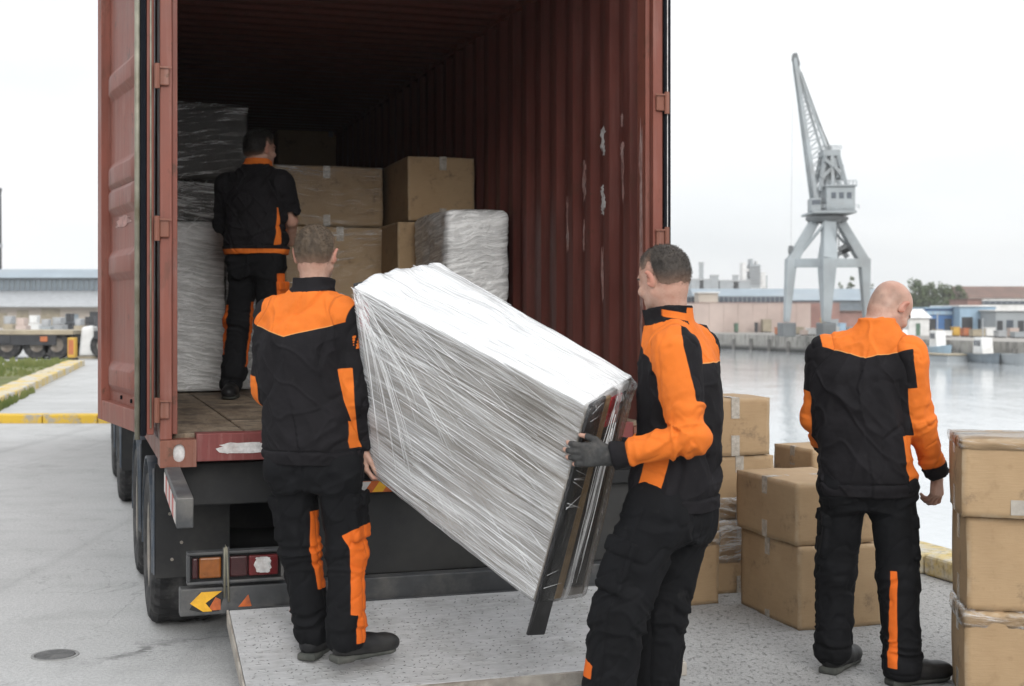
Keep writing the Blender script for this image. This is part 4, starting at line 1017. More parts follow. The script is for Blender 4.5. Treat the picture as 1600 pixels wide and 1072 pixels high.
g = MB(); ta, tb = a+kn_*.5, b+kn_*.5; g.add([(ta.x, ta.y, .06), (tb.x, tb.y, .06), (-60, 46, .06), (-60, 21.5, .06)], [(0,1,2,3)]); tag(g.build('turf', M_GRASSB), kind='structure')
nb = 9000; bx_ = rng.uniform(-32, -11.5, nb); by_ = rng.uniform(21.5, 44, nb)
ex_ = ta.x+(by_-ta.y)*(tb.x-ta.x)/(tb.y-ta.y); ok = (bx_ < ex_-.1) & (vnoise(bx_*.35, by_*.35, bx_*0, 5) > -.25); bx_, by_ = bx_[ok], by_[ok]; n_ = len(bx_)
wx = rng.uniform(.03, .07, n_); hz_ = rng.uniform(.05, .16, n_); lx0 = rng.uniform(-.05, .05, n_)
gv = np.stack([np.stack([bx_-wx, by_, np.full(n_, .05)], 1), np.stack([bx_+wx, by_+.02, np.full(n_, .05)], 1), np.stack([bx_+lx0+.012, by_, .05+hz_], 1), np.stack([bx_+lx0-.012, by_, .05+hz_], 1)], 1).reshape(-1, 3)
me = np_mesh('grass', gv, np.arange(n_*4).reshape(-1, 4), False); tag(link('grass', me, M_BLADE), kind='stuff')
n_ = 260; s_ = rng.uniform(0, (b-a).length*.35, n_)*rng.uniform(0, 1, n_); bx_ = a.x+kd.x*s_-kn_.x*rng.uniform(.0, .10, n_); by_ = a.y+kd.y*s_-kn_.y*.05
gv = np.stack([np.stack([bx_-.03, by_, 0*bx_], 1), np.stack([bx_+.03, by_+.02, 0*bx_], 1), np.stack([bx_+.02, by_, rng.uniform(.05, .16, n_)], 1), np.stack([bx_-.0, by_, rng.uniform(.05, .16, n_)], 1)], 1).reshape(-1, 3)
me = np_mesh('kerb_weeds', gv, np.arange(n_*4).reshape(-1, 4), False); tag(link('kerb_weeds', me, M_BLADE), kind='stuff')

def FR(px, py, Z, c0):      # photograph point at depth Z, relative to c0
    q = P(px, py, Z); return (q.x-c0[0], q.y-c0[1], q.z-c0[2])
M_DARKM = m_plain('dark machine paint', (.025, .026, .03), .6, 0, .3, 3, .1)
M_SILV = m_plain('weathered silver paint', (.34, .35, .36), .5, .1, .2, 2, .1)
M_TANM = m_plain('dusty tan paint', (.33, .28, .20), .7, 0, .25, 1.5, .1)
M_WHITE = m_plain('white paint', (.70, .70, .69), .6, 0, .1, 2, .1, .4, (.4, .38, .35), .5)
M_BLUE = m_plain('faded blue paint', (.06, .16, .36), .6, 0, .2, .8, .1, .4, (.2, .24, .28), .5)
M_PBLUE = m_plain('pale blue sheet', (.30, .43, .55), .6, 0, .15, .8, .1)
M_RBROWN = m_plain('brown red roof', (.16, .10, .08), .8, 0, .25, .5, .1, .3, (.16, .12, .1), .5)
M_GREYB = m_plain('grey cladding', (.30, .325, .34), .7, 0, .12, .4, .1)
M_BGREY = m_plain('blue grey roof sheet', (.25, .30, .34), .6, 0, .12, .4, .1, .4, (.33, .36, .38), .5)
M_DGLASS = m_plain('dark workshop glazing', (.045, .06, .08), .25, 0, .35, 1.0, .1, .6)
M_MGLASS = m_plain('grey workshop glazing', (.13, .16, .185), .3, 0, .25, 1.0, .1, .6)
M_PINK = m_plain('pale pink plaster', (.50, .405, .36), .85, 0, .12, .35, .2, .2, (.36, .27, .24), .6)
M_PINKD = m_plain('stained brick plaster', (.30, .17, .145), .85, 0, .3, .5, .2, .2, (.2, .15, .13), .5)
M_PEACH = m_plain('peach concrete', (.46, .40, .34), .85, 0, .15, .4, .2)
M_YELB = m_plain('yellow machine paint', (.55, .33, .05), .6, 0, .2, 2, .1)
M_ORB = m_plain('rust orange paint', (.40, .13, .05), .7, 0, .3, 1.5, .1)
M_GREENB = m_plain('dull green paint', (.09, .16, .11), .7, 0, .3, 1.5, .1)
COLS = dict(w=M_WHITE, b=M_BLUE, p=M_PBLUE, r=M_RBROWN, g=M_GREYB, t=M_TANM, y=M_YELB, o=M_ORB, n=M_GREENB, d=M_DARKM, k=M_PINK, s=M_SILV)
def simple_wheel(par, x, y, r, wd, ax='y'):
    o = MB(); prof = [(r*.5, -wd/2), (r*.93, -wd/2), (r, -wd*.35), (r, wd*.35), (r*.93, wd/2), (r*.5, wd/2)]
    o.lathe(prof, n=20, ax='x'); ob = o.build('wheel', M_TYRE, par); ob.location = (x, y, r); ob.rotation_euler = (0, 0, 0 if ax == 'x' else pi/2)
    MB().lathe([(r*.5, -wd*.40), (r*.42, -wd*.3), (r*.2, -wd*.25), (0, -wd*.3)], n=16, ax='x').build('rim', M_RIM, ob, smooth=True)
    MB().lathe([(r*.5, wd*.40), (r*.42, wd*.3), (r*.2, wd*.25), (0, wd*.3)], n=16, ax='x').build('rim', M_RIM, ob, smooth=True)
# flatbed trailers parked across the yard (left edge)
tr_ = root('flatbed_trailer', 'low flatbed trailer with paired black wheels parked beyond the grass', 'trailer', (P(-60, 0, 47).x, 47, 0))
MB().box(0, 3.9, 0, 2.3, .86, 1.02).build('deck', M_TANM, tr_, .02); MB().box(0, 3.8, .4, 1.9, .55, .855).build('chassis', M_DARKM, tr_)
MB().box(.1, 3.3, .02, .06, .5, .85).build('side_guard', M_DARKM, tr_)
for x in (.2, 1.5, 2.55, 3.25): simple_wheel(tr_, x, .35, .5, .34); 
for x in (.2, 2.55, 3.25): simple_wheel(tr_, x, 1.9, .5, .34)
MB().box(1.3, 1.7, -.02, .3, .55, .82).build('tool_box', M_DARKM, tr_, .02); MB().box(2.75, 3.0, -.03, .05, .62, .8).build('marker_plate', M_ORB, tr_, .01)
tr2_ = root('trailer_tractor', 'dark tractor unit half hidden behind the open container door', 'tractor unit', (P(146, 0, 47).x, 47, 0))
MB().box(0, 2.6, 0, 2.2, .7, 1.0).build('chassis', M_DARKM, tr2_, .03); MB().box(.4, 2.4, .1, 2.1, 1.0, 1.75).build('engine_cover', M_DARKM, tr2_, .1)
for x in (.3, 1.35): simple_wheel(tr2_, x, .3, .48, .34)
yb = root('yellow_post_box', 'upright yellow cabinet beside the parked trailer wheels', 'cabinet', (P(105, 0, 46).x, 46, 0))
MB().box(0, .26, 0, .3, 0.08, .78).build('body', M_YELB, yb, .03); MB().box(-.02, .28, -.02, .32, 0, .078).build('plinth', M_DARKM, yb); MB().box(.04, .22, -.012, -.002, .2, .7).build('door', M_ORB, yb, .01)
wt_ = root('covered_pallet', 'white sheeted pallet standing right of the yellow cabinet', 'pallet', (P(122, 0, 47.5).x, 47.5, 0))
MB().hexa([(0,0,.1),(.62,0,.1),(.62,.8,.1),(0,.8,.1),(.08,.08,1.12),(.5,.08,1.2),(.5,.7,1.15),(.1,.7,1.1)]).build('sheet_cover', M_WHITE, wt_, .08); MB().box(-.03, .66, 0, .8, 0, .095).build('pallet_base', M_TANM, wt_)
# vans and stacked goods in front of the warehouse: pale shapes
for k_, (px0, px1, pyt, Z, kk, lb) in enumerate(((4, 20, 494, 96, 't', 'tan goods pile before the warehouse at the left edge'), (24, 40, 497, 94, 'k', 'pale pinkish goods pile before the warehouse'), (44, 60, 493, 98, 'w', 'white goods pile before the warehouse'), (63, 78, 499, 95, 'g', 'grey goods pile before the warehouse'), (80, 98, 496, 97, 's', 'silver goods pile before the warehouse'), (101, 112, 490, 99, 'd', 'dark upright goods pile before the warehouse'), (115, 128, 498, 96, 't', 'tan goods pile near the open container door'), (131, 150, 495, 97, 'd', 'dark goods pile just left of the open container door'))):
    x0, x1 = P(px0, 0, Z).x, P(px1, 0, Z).x; h_ = P(0, pyt, Z).z; r = root('goods_pile', lb, 'goods pile', (x0, Z, 0), random.uniform(-.1, .1), 'goods piled before the warehouse')
    MB().box(0, x1-x0, 0, 1.0, .12, h_*.6).build('lower_tier', COLS[kk], r, .03); MB().box(.06, (x1-x0)*.8, .05, .9, h_*.6+.02, h_).build('upper_tier', COLS['s' if k_ % 3 == 0 else kk], r, .03); MB().box(-.03, x1-x0+.03, 0, 1.0, 0, .115).build('pallet_base', M_DARKM, r)
def block_shed(name, label, cat, px0, px1, pyt, pyb, Z, depth, mat, roof=None, bands=(), z0=None, group=None, door=None, pitch=0.0):
    """a plain building or big crate at depth Z with a roof slab and optional bands of windows (py0, py1, count, material)"""
    x0, x1 = P(px0, 0, Z).x, P(px1, 0, Z).x; zt = P(0, pyt, Z).z; zb = (P(0, pyb, Z).z if z0 is None else z0)
    r = root(name, label, cat, (x0, Z, zb), 0, group); w_, h_ = x1-x0, zt-zb
    MB().box(0, w_, 0, depth, 0, h_-.002).build('wall', mat, r)
    if roof:
        if pitch: MB().prism([(-.2, -.3, h_), (-.2, depth+.3, h_), (-.2, depth/2, h_+pitch)], (w_+.4, 0, 0)).build('roof', roof, r)
        else: MB().box(-.2, w_+.2, -.3, depth+.3, h_, h_+max(.12, h_*.03)).build('roof', roof, r)
    for py0, py1, cnt, mt in bands:
        za, zc = P(0, py1, Z).z-zb, P(0, py0, Z).z-zb
        fr = MB().box(w_*.01, w_*.99, -.10, -.004, za, zc).build('window_frame', M_GREYB, r)
        src = None; cw = w_*.96/cnt
        for i in range(cnt):
            if src is None: src = MB().box(cw*.06, cw*.94, -.03, .0, (zc-za)*.07, (zc-za)*.93).build('pane', mt, fr); src.location = (w_*.02, -.105, za)
            else: o = src.copy(); COL.objects.link(o); o.location = (w_*.02+cw*i, -.105, za)
            
    if door:
        for dx0, dx1, dh, mt in door: MB().box(w_*dx0, w_*dx1, -.06, -.003, .02, h_*dh).build('door', mt, r)
    return r
# long warehouse with a glazed clerestory
wh = root('warehouse', 'long grey warehouse with glazed upper storey beyond the parked trailers', 'building', (P(-130, 0, 150).x, 150, 0))
WX = P(250, 0, 150).x-P(-130, 0, 150).x
def zz_(py, Z=150): return P(0, py, Z).z
MB().box(0, WX, 0, 30, 0, zz_(478)).build('lower_wall', M_PEACH, wh); MB().hexa([(-.5,-1.5,zz_(480)),(WX+.5,-1.5,zz_(480)),(WX+.5,6,zz_(456)),(-.5,6,zz_(456)),(-.5,-1.5,zz_(478.5)),(WX+.5,-1.5,zz_(478.5)),(WX+.5,6,zz_(453)),(-.5,6,zz_(453))]).build('lower_roof', M_SILV, wh)
MB().box(0, WX, 6.05, 26, zz_(456), zz_(432)).build('upper_wall', M_GREYB, wh)
MB().prism([(-.5, 5.2, zz_(432)), (-.5, 27, zz_(432)), (-.5, 22, zz_(416)), (-.5, 10, zz_(416))], (WX+1, 0, 0)).build('upper_roof', M_BGREY, wh)
src = None
for i in range(44):
    if src is None: src = MB().box(.04, .56, -.1, 0, 0, zz_(434)-zz_(453)).build('window_pane', M_MGLASS, wh); 
    o = src if i == 0 else src.copy()
    if i: COL.objects.link(o)
    o.location = (.1+i*WX/44, 6.0, zz_(453))
for i in range(10): MB().box(i*WX/10+.3, i*WX/10+1.6+random.random(), -.06, -.003, .1, 1.6+random.random()*.6).build('door', random.choice([M_DARKM, M_PINKD, M_BGREY, M_TANM]), wh)
ch = root('chimney_stack', 'dark slim chimney at the left edge of the picture', 'chimney', (P(-6, 0, 210).x, 210, 0))
MB().lathe([(.9, 0), (.75, zz_(300, 210)), (.85, zz_(299, 210)), (.85, zz_(294, 210)), (.5, zz_(294, 210))], n=16, ax='z').build('shaft', M_DARKM, ch, smooth=True); MB().lathe([(.80, 12), (.95, 12.05), (.95, 12.5), (.8, 12.55)], n=16, ax='z').build('collar_ring', M_SILV, ch)
# ------------------------------------------------------------------ far bank: harbour crane
M_CRANE = m_plain('weathered grey crane paint', (.30, .33, .345), .6, 0, .18, .5, .1, .4, (.20, .19, .18), .55)
M_CRANED = m_plain('dark crane steel grease', (.11, .12, .125), .6, 0, .25, .6, .1)  # darker steel tone for bogies, slew ring, cables and hook block
CZ = 112.0; cc = P(1290, 0, CZ); cc = Vector((cc.x, CZ, FBZ))
crane = root('harbour_crane', 'tall grey portal crane with lattice jib on the far quay', 'crane', tuple(cc))
def cp(px, py, dy=0.0): q = P(px, py, CZ); return Vector((q.x-cc.x, dy, q.z-cc.z))
for (px_t, px_k, px_b, py_k, py_b, dy) in ((1291, 1281, 1277, 412, 540, -3.1), (1272, 1236, 1229, 410, 540, 0), (1313, 1350, 1354, 410, 540, 0), (1302, 1303, 1304, 410, 540, 3.1)):
    tp, kn, bt = cp(px_t, 347, dy*.25), cp(px_k, py_k, dy), cp(px_b, py_b, dy); bt.z = 0.0
    lg = MB(); k_ = 1.0 if abs(dy) > 1 else .72; lg.bar(tp, kn, .95*k_, 1.1, (0,1,0), 1.15*k_, 1.25); lg.bar(kn+Vector((0,0,.3)), bt+Vector((0,0,1.2)), 1.15*k_, 1.25, (0,1,0), .60*k_, .8); lg.build('leg', M_CRANE, crane, .05)
    MB().box(bt.x-.55, bt.x+.55, bt.y-1.2, bt.y+1.2, .0, 1.15).build('bogie', M_CRANED, crane, .08)
for a, b in (((1236,411,0),(1281,413,-3.1)), ((1281,413,-3.1),(1350,411,0)), ((1350,411,0),(1303,409,3.1)), ((1303,409,3.1),(1236,411,0))):
    MB().bar(cp(*a), cp(*b), .5, .72).build('ring_beam', M_CRANE, crane, .04)
MB().lathe([(1.5, cp(0,348).z), (1.75, cp(0,343).z), (1.75, cp(0,340).z), (1.3, cp(0,339).z), (1.3, cp(0,334).z)], (cp(1292,0).x, 0, 0), 28, 'z').build('slew_ring', M_CRANED, crane, smooth=False)
def cbox(name, x0, x1, y0, y1, d0, d1, mat=M_CRANE, par=None, bev=.05):
    a, b = cp(x0, y1), cp(x1, y0); return MB().box(a.x, b.x, d0, d1, a.z, b.z).build(name, mat, par or crane, bev)
house = cbox('machine_house', 1283, 1327, 295, 332, -2.0, 2.4)
for i in range(3): cbox('house_window', 1290+i*12, 1297+i*12, 304, 313, -2.06, -2.01, M_DGLASS, house, 0)
cbox('house_roof', 1281, 1329, 292, 295, -2.2, 2.6, M_CRANE, house)
cbox('deck', 1262, 1328, 332, 336, -2.3, 2.6)
cab_ = cbox('driver_cab', 1261, 1276, 312, 332, -1.6, -.1); cbox('cab_window', 1262, 1275, 315, 323, -1.66, -1.61, M_DGLASS, cab_, 0)
tw = MB()
for d in (-1.2, 1.2):
    for a, b in (((1276,300),(1286,243)), ((1318,296),(1306,243)), ((1296,296),(1296,243)), ((1278,280),(1298,262)), ((1298,262),(1314,282)), ((1284,252),(1306,268))): tw.bar(cp(*a, d), cp(*b, d*.7), .26, .26)
for y in (262, 280): tw.bar(cp(1283, y, -1.1), cp(1283, y, 1.1), .25, .25); tw.bar(cp(1311, y, -1.1), cp(1311, y, 1.1), .25, .25)
tw.build('tower_frame', M_CRANE, crane)
cbox('tower_core', 1289, 1303, 262, 296, -.6, .6); cbox('tower_head', 1282, 1309, 236, 246, -1.0, 1.0); cbox('sheave_block', 1292, 1298, 229, 236, -.3, .3, M_CRANED); cbox('counter_box', 1298, 1310, 247, 262, -.8, .8)
jb = MB()
for d in (-.85, .85):
    jb.bar(cp(1274,326,d), cp(1241,92,d*.3), .30, .36, (0,1,0), .26, .30); jb.bar(cp(1290,243,d), cp(1244,100,d*.3), .18, .20, (0,1,0))
jb.build('jib_chords', M_CRANE, crane)
lt = MB()
for d in (-.7, .7):
    prev = None
    for i in range(17):
        f = i/16; lo_ = (1273-31*f, 318-218*f); g_ = max(0, (f-.30)/.70); up_ = (1291-46*g_, 243-143*g_) if f >= .30 else (1280+11*f/.30, 300-57*f/.30)
        lo_, up_ = cp(*lo_, d*(1-.6*f)), cp(*up_, d*(1-.6*f)); lt.bar(lo_, up_, .055, .055)
        if prev: lt.bar(prev, up_, .055, .055)
        prev = lo_
for i in range(9): f = i/8; lt.bar(cp(1273-31*f, 318-218*f, -.7*(1-.6*f)), cp(1273-31*f, 318-218*f, .7*(1-.6*f)), .05, .05)
lt.build('jib_lattice', M_CRANE, crane)
MB().prism([cp(1238,92,-.4), cp(1239,84,-.4), cp(1244,84,-.4), cp(1249,102,-.4), cp(1244,112,-.4)], (0, .8, 0)).build('jib_head', M_CRANED, crane)
cbl = MB(); cbl.tube([cp(1295,231), cp(1252,112)], .05, 5); cbl.tube([cp(1297,231), cp(1262,150)], .05, 5); cbl.tube([cp(1239,88), cp(1236,386)], .010, 5); cbl.build('cables', M_CRANED, crane)
MB().prism([cp(1233,384,-.3), cp(1238,384,-.3), cp(1239,394,-.3), cp(1236,402,-.3), cp(1232,394,-.3)], (0, .6, 0)).build('hook_block', M_CRANED, crane, .04)
rl = MB()
for x0, x1, yy, dd in ((1260,1330,330,-2.5), (1282,1328,292,-2.2), (1282,1310,236,-1.0)):
    a, b_ = cp(x0, yy-6, dd), cp(x1, yy-6, dd); rl.bar(a, b_, .05, .05); a, b_ = cp(x0, yy-3, dd), cp(x1, yy-3, dd); rl.bar(a, b_, .04, .04)
    for i in range(9): q = x0+(x1-x0)*i/8; rl.bar(cp(q, yy-6, dd), cp(q, yy, dd), .05, .05)
rl.build('railing', M_CRANE, crane)
br_ = MB()
for a, b_ in (((1238,412,0),(1283,350,-1.5)), ((1350,412,0),(1300,350,1.5)), ((1281,440,-3.1),(1303,410,3.1))): br_.bar(cp(*a), cp(*b_), .2, .2)
br_.build('brace', M_CRANE, crane)
ldr = MB()
for i in range(16): y = 348+i*4; ldr.bar(cp(1296-i*.1, y, -2.6), cp(1300-i*.1, y, -2.6), .05, .05)
ldr.bar(cp(1296,348,-2.6), cp(1294,412,-2.6), .06, .06); ldr.bar(cp(1300,348,-2.6), cp(1298,412,-2.6), .06, .06); ldr.build('ladder', M_CRANED, crane)
fd_ = MB()
for a, b in (((1308,398,0),(1330,388,0)), ((1325,394,0),(1318,382,0)), ((1312,386,0),(1324,402,0))): fd_.bar(cp(*a), cp(*b), .35, .35)
fd_.build('cable_drum', M_CRANED, crane)
# ------------------------------------------------------------------ far bank: sheds, walls, boats, clutter
pw = root('quay_wall_building', 'long pale pink wall standing on the far quay behind the crane', 'wall', (P(1040, 0, 138).x, 138, FBZ))
for i in range(12):
    w_ = 1.42*1.05; MB().box(i*w_+.01, (i+1)*w_-.01, 0, .5, 0, zz_(474+random.uniform(-.6, .6), 138)-FBZ).build('wall_panel', M_PINK if i < 10 else M_PINKD, pw)
MB().box(-.1, 12*1.491, -.08, .58, zz_(474, 138)-FBZ+.04, zz_(472.4, 138)-FBZ).build('coping', M_PINKD, pw)
block_shed('dock_shed', 'long blue grey dock shed with dark window band left of the crane', 'shed', 1040, 1236, 462, 540, 165, 14, M_BGREY, None, [(463, 474, 26, M_DGLASS)], z0=FBZ)
sr = root('shed_roof_monitor', 'pale blue grey shed roof behind the window band', 'shed', (P(1085, 0, 175).x, 175, FBZ)); MB().prism([(0,0,zz_(466,175)), (0,18,zz_(466,175)), (0,14,zz_(447,175)), (0,4,zz_(447,175))], (P(1400,0,175).x-P(1085,0,175).x, 0, 0)).build('roof', M_BGREY, sr); MB().box(0, P(1400,0,175).x-P(1085,0,175).x, .5, 17.5, 0, zz_(466,175)-.01).build('wall', M_MGLASS, sr)
block_shed('storage_hall', 'dark red brown hall behind the crane legs', 'building', 1240, 1420, 487, 540, 150, 12, M_PINKD, M_RBROWN, [], z0=FBZ)
block_shed('pale_annex', 'small pale annex with brown base at the left end of the shed', 'shed', 1092, 1122, 458, 540, 160, 4, M_PEACH, M_WHITE, [], z0=FBZ)
# faint works tower on the skyline
wk = root('works_tower', 'faint white industrial tower with galleries on the far skyline', 'tower', (P(1158, 0, 420).x, 420, FBZ))
def wbx(m_, x0, x1, y0, y1, d0=0, d1=6): a, b_ = P(x0, y1, 420), P(x1, y0, 420); o0 = P(1158, 0, 420); return m_.box(a.x-o0.x, b_.x-o0.x, d0, d1, a.z-FBZ, b_.z-FBZ)
for k, (x0, x1, y0, y1) in enumerate(((1160,1166,410,450), (1172,1188,413,450), (1166,1172,420,424), (1166,1172,434,438), (1188,1198,425,450), (1174,1178,404,413), (1184,1186,407,413), (1198,1201,430,450))): wbx(MB(), x0, x1, y0, y1, k*.3, 5+k*.3).build('tower_block', M_GREYB if k % 2 else M_WHITE, wk)
for k in range(6): wbx(MB(), 1171, 1190, 416+k*5, 417+k*5, -.4, 6).build('gallery', M_SILV, wk)
for k, (x, y0, w_) in enumerate(((1093, 412, 1.2), (1111, 432, 2.2), (1146, 432, 1.5), (1080, 438, 6), (1125, 440, 9))):
    q = P(x, 0, 400); r = root('skyline_stack' if w_ < 2 else 'skyline_block', ('thin mast on the far skyline left of the works tower', 'small dark stack on the skyline left of the works tower', 'short stack on the skyline just left of the works tower', 'low flat block on the skyline beside the container door', 'wide low block on the skyline under the stacks')[k], 'stack' if w_ < 2 else 'block', (q.x, 400, FBZ))
    MB().box(0, w_, 0, w_, 0, zz_(y0, 400)-FBZ).build('shaft', M_GREYB, r); MB().box(-.15, w_+.15, -.15, w_+.15, zz_(y0, 400)-FBZ+.01, zz_(y0, 400)-FBZ+.5).build('cap', M_SILV, r)
# right part: blue sheds, white sheds, brown long roof
block_shed('long_brown_shed', 'long low brown roofed shed on the slope at the right edge', 'shed', 1506, 1660, 466, 500, 215, 10, M_WHITE, M_RBROWN, [(470, 476, 16, M_DGLASS)], z0=FBZ, pitch=2.0)
block_shed('red_shed', 'dull red shed end between the trees and the blue shed', 'shed', 1512, 1534, 468, 500, 190, 8, M_PINKD, M_RBROWN, [], z0=FBZ)
block_shed('blue_shed', 'bright blue shed with pale sign panel behind the bald man\'s face', 'shed', 1446, 1500, 482, 540, 126, 8, M_BLUE, M_PBLUE, [(486, 492, 5, M_PBLUE)], z0=FBZ, door=[(.1,.3,.6,M_DARKM),(.55,.75,.6,M_DGLASS)])
block_shed('pale_blue_shed', 'pale blue shed with open dark bay right of the bright blue shed', 'shed', 1500, 1556, 479, 540, 124, 8, M_PBLUE, M_WHITE, [], z0=FBZ, door=[(.05,.35,.62,M_DARKM),(.5,.9,.55,M_DGLASS)])
block_shed('white_boathouse', 'white boathouse with dark doorways at the right edge', 'shed', 1556, 1660, 486, 540, 120, 7, M_GREYB, M_WHITE, [], z0=FBZ, door=[(.02,.1,.6,M_DARKM),(.16,.26,.62,M_DGLASS),(.33,.42,.6,M_DARKM),(.6,.8,.6,M_DARKM)])
block_shed('white_tank_shed', 'white rounded tent shed beside the bald man\'s chin', 'shed', 1420, 1452, 497, 540, 117, 5, M_WHITE, M_WHITE, [], z0=FBZ, door=[(.35,.55,.7,M_GREENB)], pitch=.8)
clut = [  # px0, px1, py top, Z, colour, label
 (1262,1275,514,118,'w','white crate near the foot of the nearest crane leg'), (1243,1256,512,122,'t','tan crate between the left crane legs'), (1254,1263,517,116,'k','pink crate between the left crane legs'),
 (1212,1219,513,120,'o','rust coloured crate left of the crane'), (1284,1296,498,128,'y','yellow container seen between crane legs'), (1297,1310,500,126,'g','grey container seen between crane legs'), (1286,1312,512,116,'w','long white crate right of the nearest crane leg'),
 (1312,1322,506,120,'p','pale blue crate left of the right crane leg'), (1325,1345,512,116,'s','silver crate under the right crane leg'),(1150,1154,506,136,'n','green bin before the pink wall'), (1180,1184,505,136,'d','dark door box before the pink wall'), (1192,1206,500,136.5,'t','tan panel box before the pink wall'),
 (1462,1474,516,112,'t','tan crate below the blue shed'), (1476,1488,518,110,'w','white crate below the blue shed'), (1490,1500,512,112,'y','yellow crate below the pale blue shed'), (1506,1516,514,110,'o','orange crate on the quay at right'),
 (1520,1540,516,108,'t','long tan crate on the quay at right'), (1541,1556,513,109,'w','tall white crate on the quay at right'), (1560,1574,518,106,'s','silver crate on the quay at right'), (1578,1592,514,107,'k','pale pink crate at the right edge'), (1586,1612,520,104,'g','grey crate at the right edge')]
for px0, px1, pyt, Z, k, lb in clut:
    x0, x1 = P(px0, 0, Z).x, P(px1, 0, Z).x; h_ = zz_(pyt, Z)-FBZ; r = root('quay_crate', lb, 'crate', (x0, Z, FBZ), random.uniform(-.1, .1), 'crates and bins on the far quay')
    MB().box(0, x1-x0, 0, .9, .08, h_).build('body', COLS[k], r, .03); MB().box(-.03, x1-x0+.03, -.03, .93, h_+.003, h_+.07).build('lid', COLS[k], r); MB().box(.05, x1-x0-.05, .05, .85, 0, .076).build('skid', M_DARKM, r)
def boat(px, Z, ln, label, hull, deck, cabin=True, h_=1.1):
    q = P(px, 0, Z); r = root('moored_boat', label, 'boat', (q.x, Z, WATER), atan2(FD.y, FD.x)+pi*.9, 'boats moored along the far quay')
    vs, fs = [], []; n_ = 9
    for i in range(n_):
        f = i/(n_-1); x = (f-.5)*ln; wd = ln*.15*math.sin(pi*min(1, .18+f*.62))*(1 if f < .9 else 1); wd = ln*.14*(1-max(0, (f-.55)/.45)**2.2)+.02
        sh_ = h_*(.85+.5*max(0, f-.5)**1.5)
        vs += [(x*.94, -wd*.55, -.25), (x, -wd, sh_), (x, wd, sh_), (x*.94, wd*.55, -.25)]
    for i in range(n_-1):
        a = i*4; fs += [(a, a+4, a+5, a+1), (a+2, a+6, a+7, a+3), (a+3, a+7, a+4, a)]
    fs += [(0,1,2,3), (4*n_-4, 4*n_-1, 4*n_-2, 4*n_-3)]
    MB().add(vs, fs).build('hull', hull, r); MB().add([(a, b*.97, c-.12) for a, b, c in [v for i, v in enumerate(vs) if i % 4 in (1, 2)]], [(2*i, 2*i+2, 2*i+3, 2*i+1) for i in range(n_-1)]).build('deck', deck, r)
    if cabin:
        cb = MB().prism([(-ln*.28, -ln*.085, h_*.8), (ln*.10, -ln*.085, h_*.8), (ln*.05, -ln*.085, h_+1.0), (-ln*.25, -ln*.085, h_+1.0)], (0, ln*.17, 0)).build('cabin', M_WHITE, r, .05)
        for k in range(3): MB().box(-ln*.22+k*ln*.085, -ln*.16+k*ln*.085, -ln*.085-.02, -ln*.085-.005, h_+.42, h_+.8).build('cabin_window', M_DGLASS, cb)
        MB().tube([(-ln*.1, 0, h_+1.0), (-ln*.1, 0, h_+2.3)], .04, 6).build('mast', M_SILV, r)
boat(1468, 96.5, 4.2, 'grey white motor boat moored under the blue shed', M_PBLUE, M_WHITE); boat(1413, 103, 3.0, 'small pale launch half hidden behind the bald man\'s shoulder', M_WHITE, M_TANM)
boat(1540, 91, 4.6, 'low green grey workboat moored at the right', M_MGLASS, M_TANM, True, .7); boat(1588, 87.5, 3.4, 'low grey skiff moored at the right edge', M_GREYB, M_TANM, False, .8)
bg_ = root('barge', 'flat grey pontoon barge lying along the far quay', 'barge', tuple(FB(12, -1.9, WATER)), atan2(FD.y, FD.x)); MB().box(-8, 8, -1.1, 1.1, -.3, .45).build('hull', M_GREYB, bg_, .1); MB().box(-8.1, 8.1, -1.2, 1.2, .452, .53).build('deck_edge', M_TANM, bg_)
for k in range(6): MB().tube([(-7+k*2.7, -1.16, .25), (-6.5+k*2.7, -1.16, .25)], .24, 10).build('tyre_fender', M_DARKM, bg_)
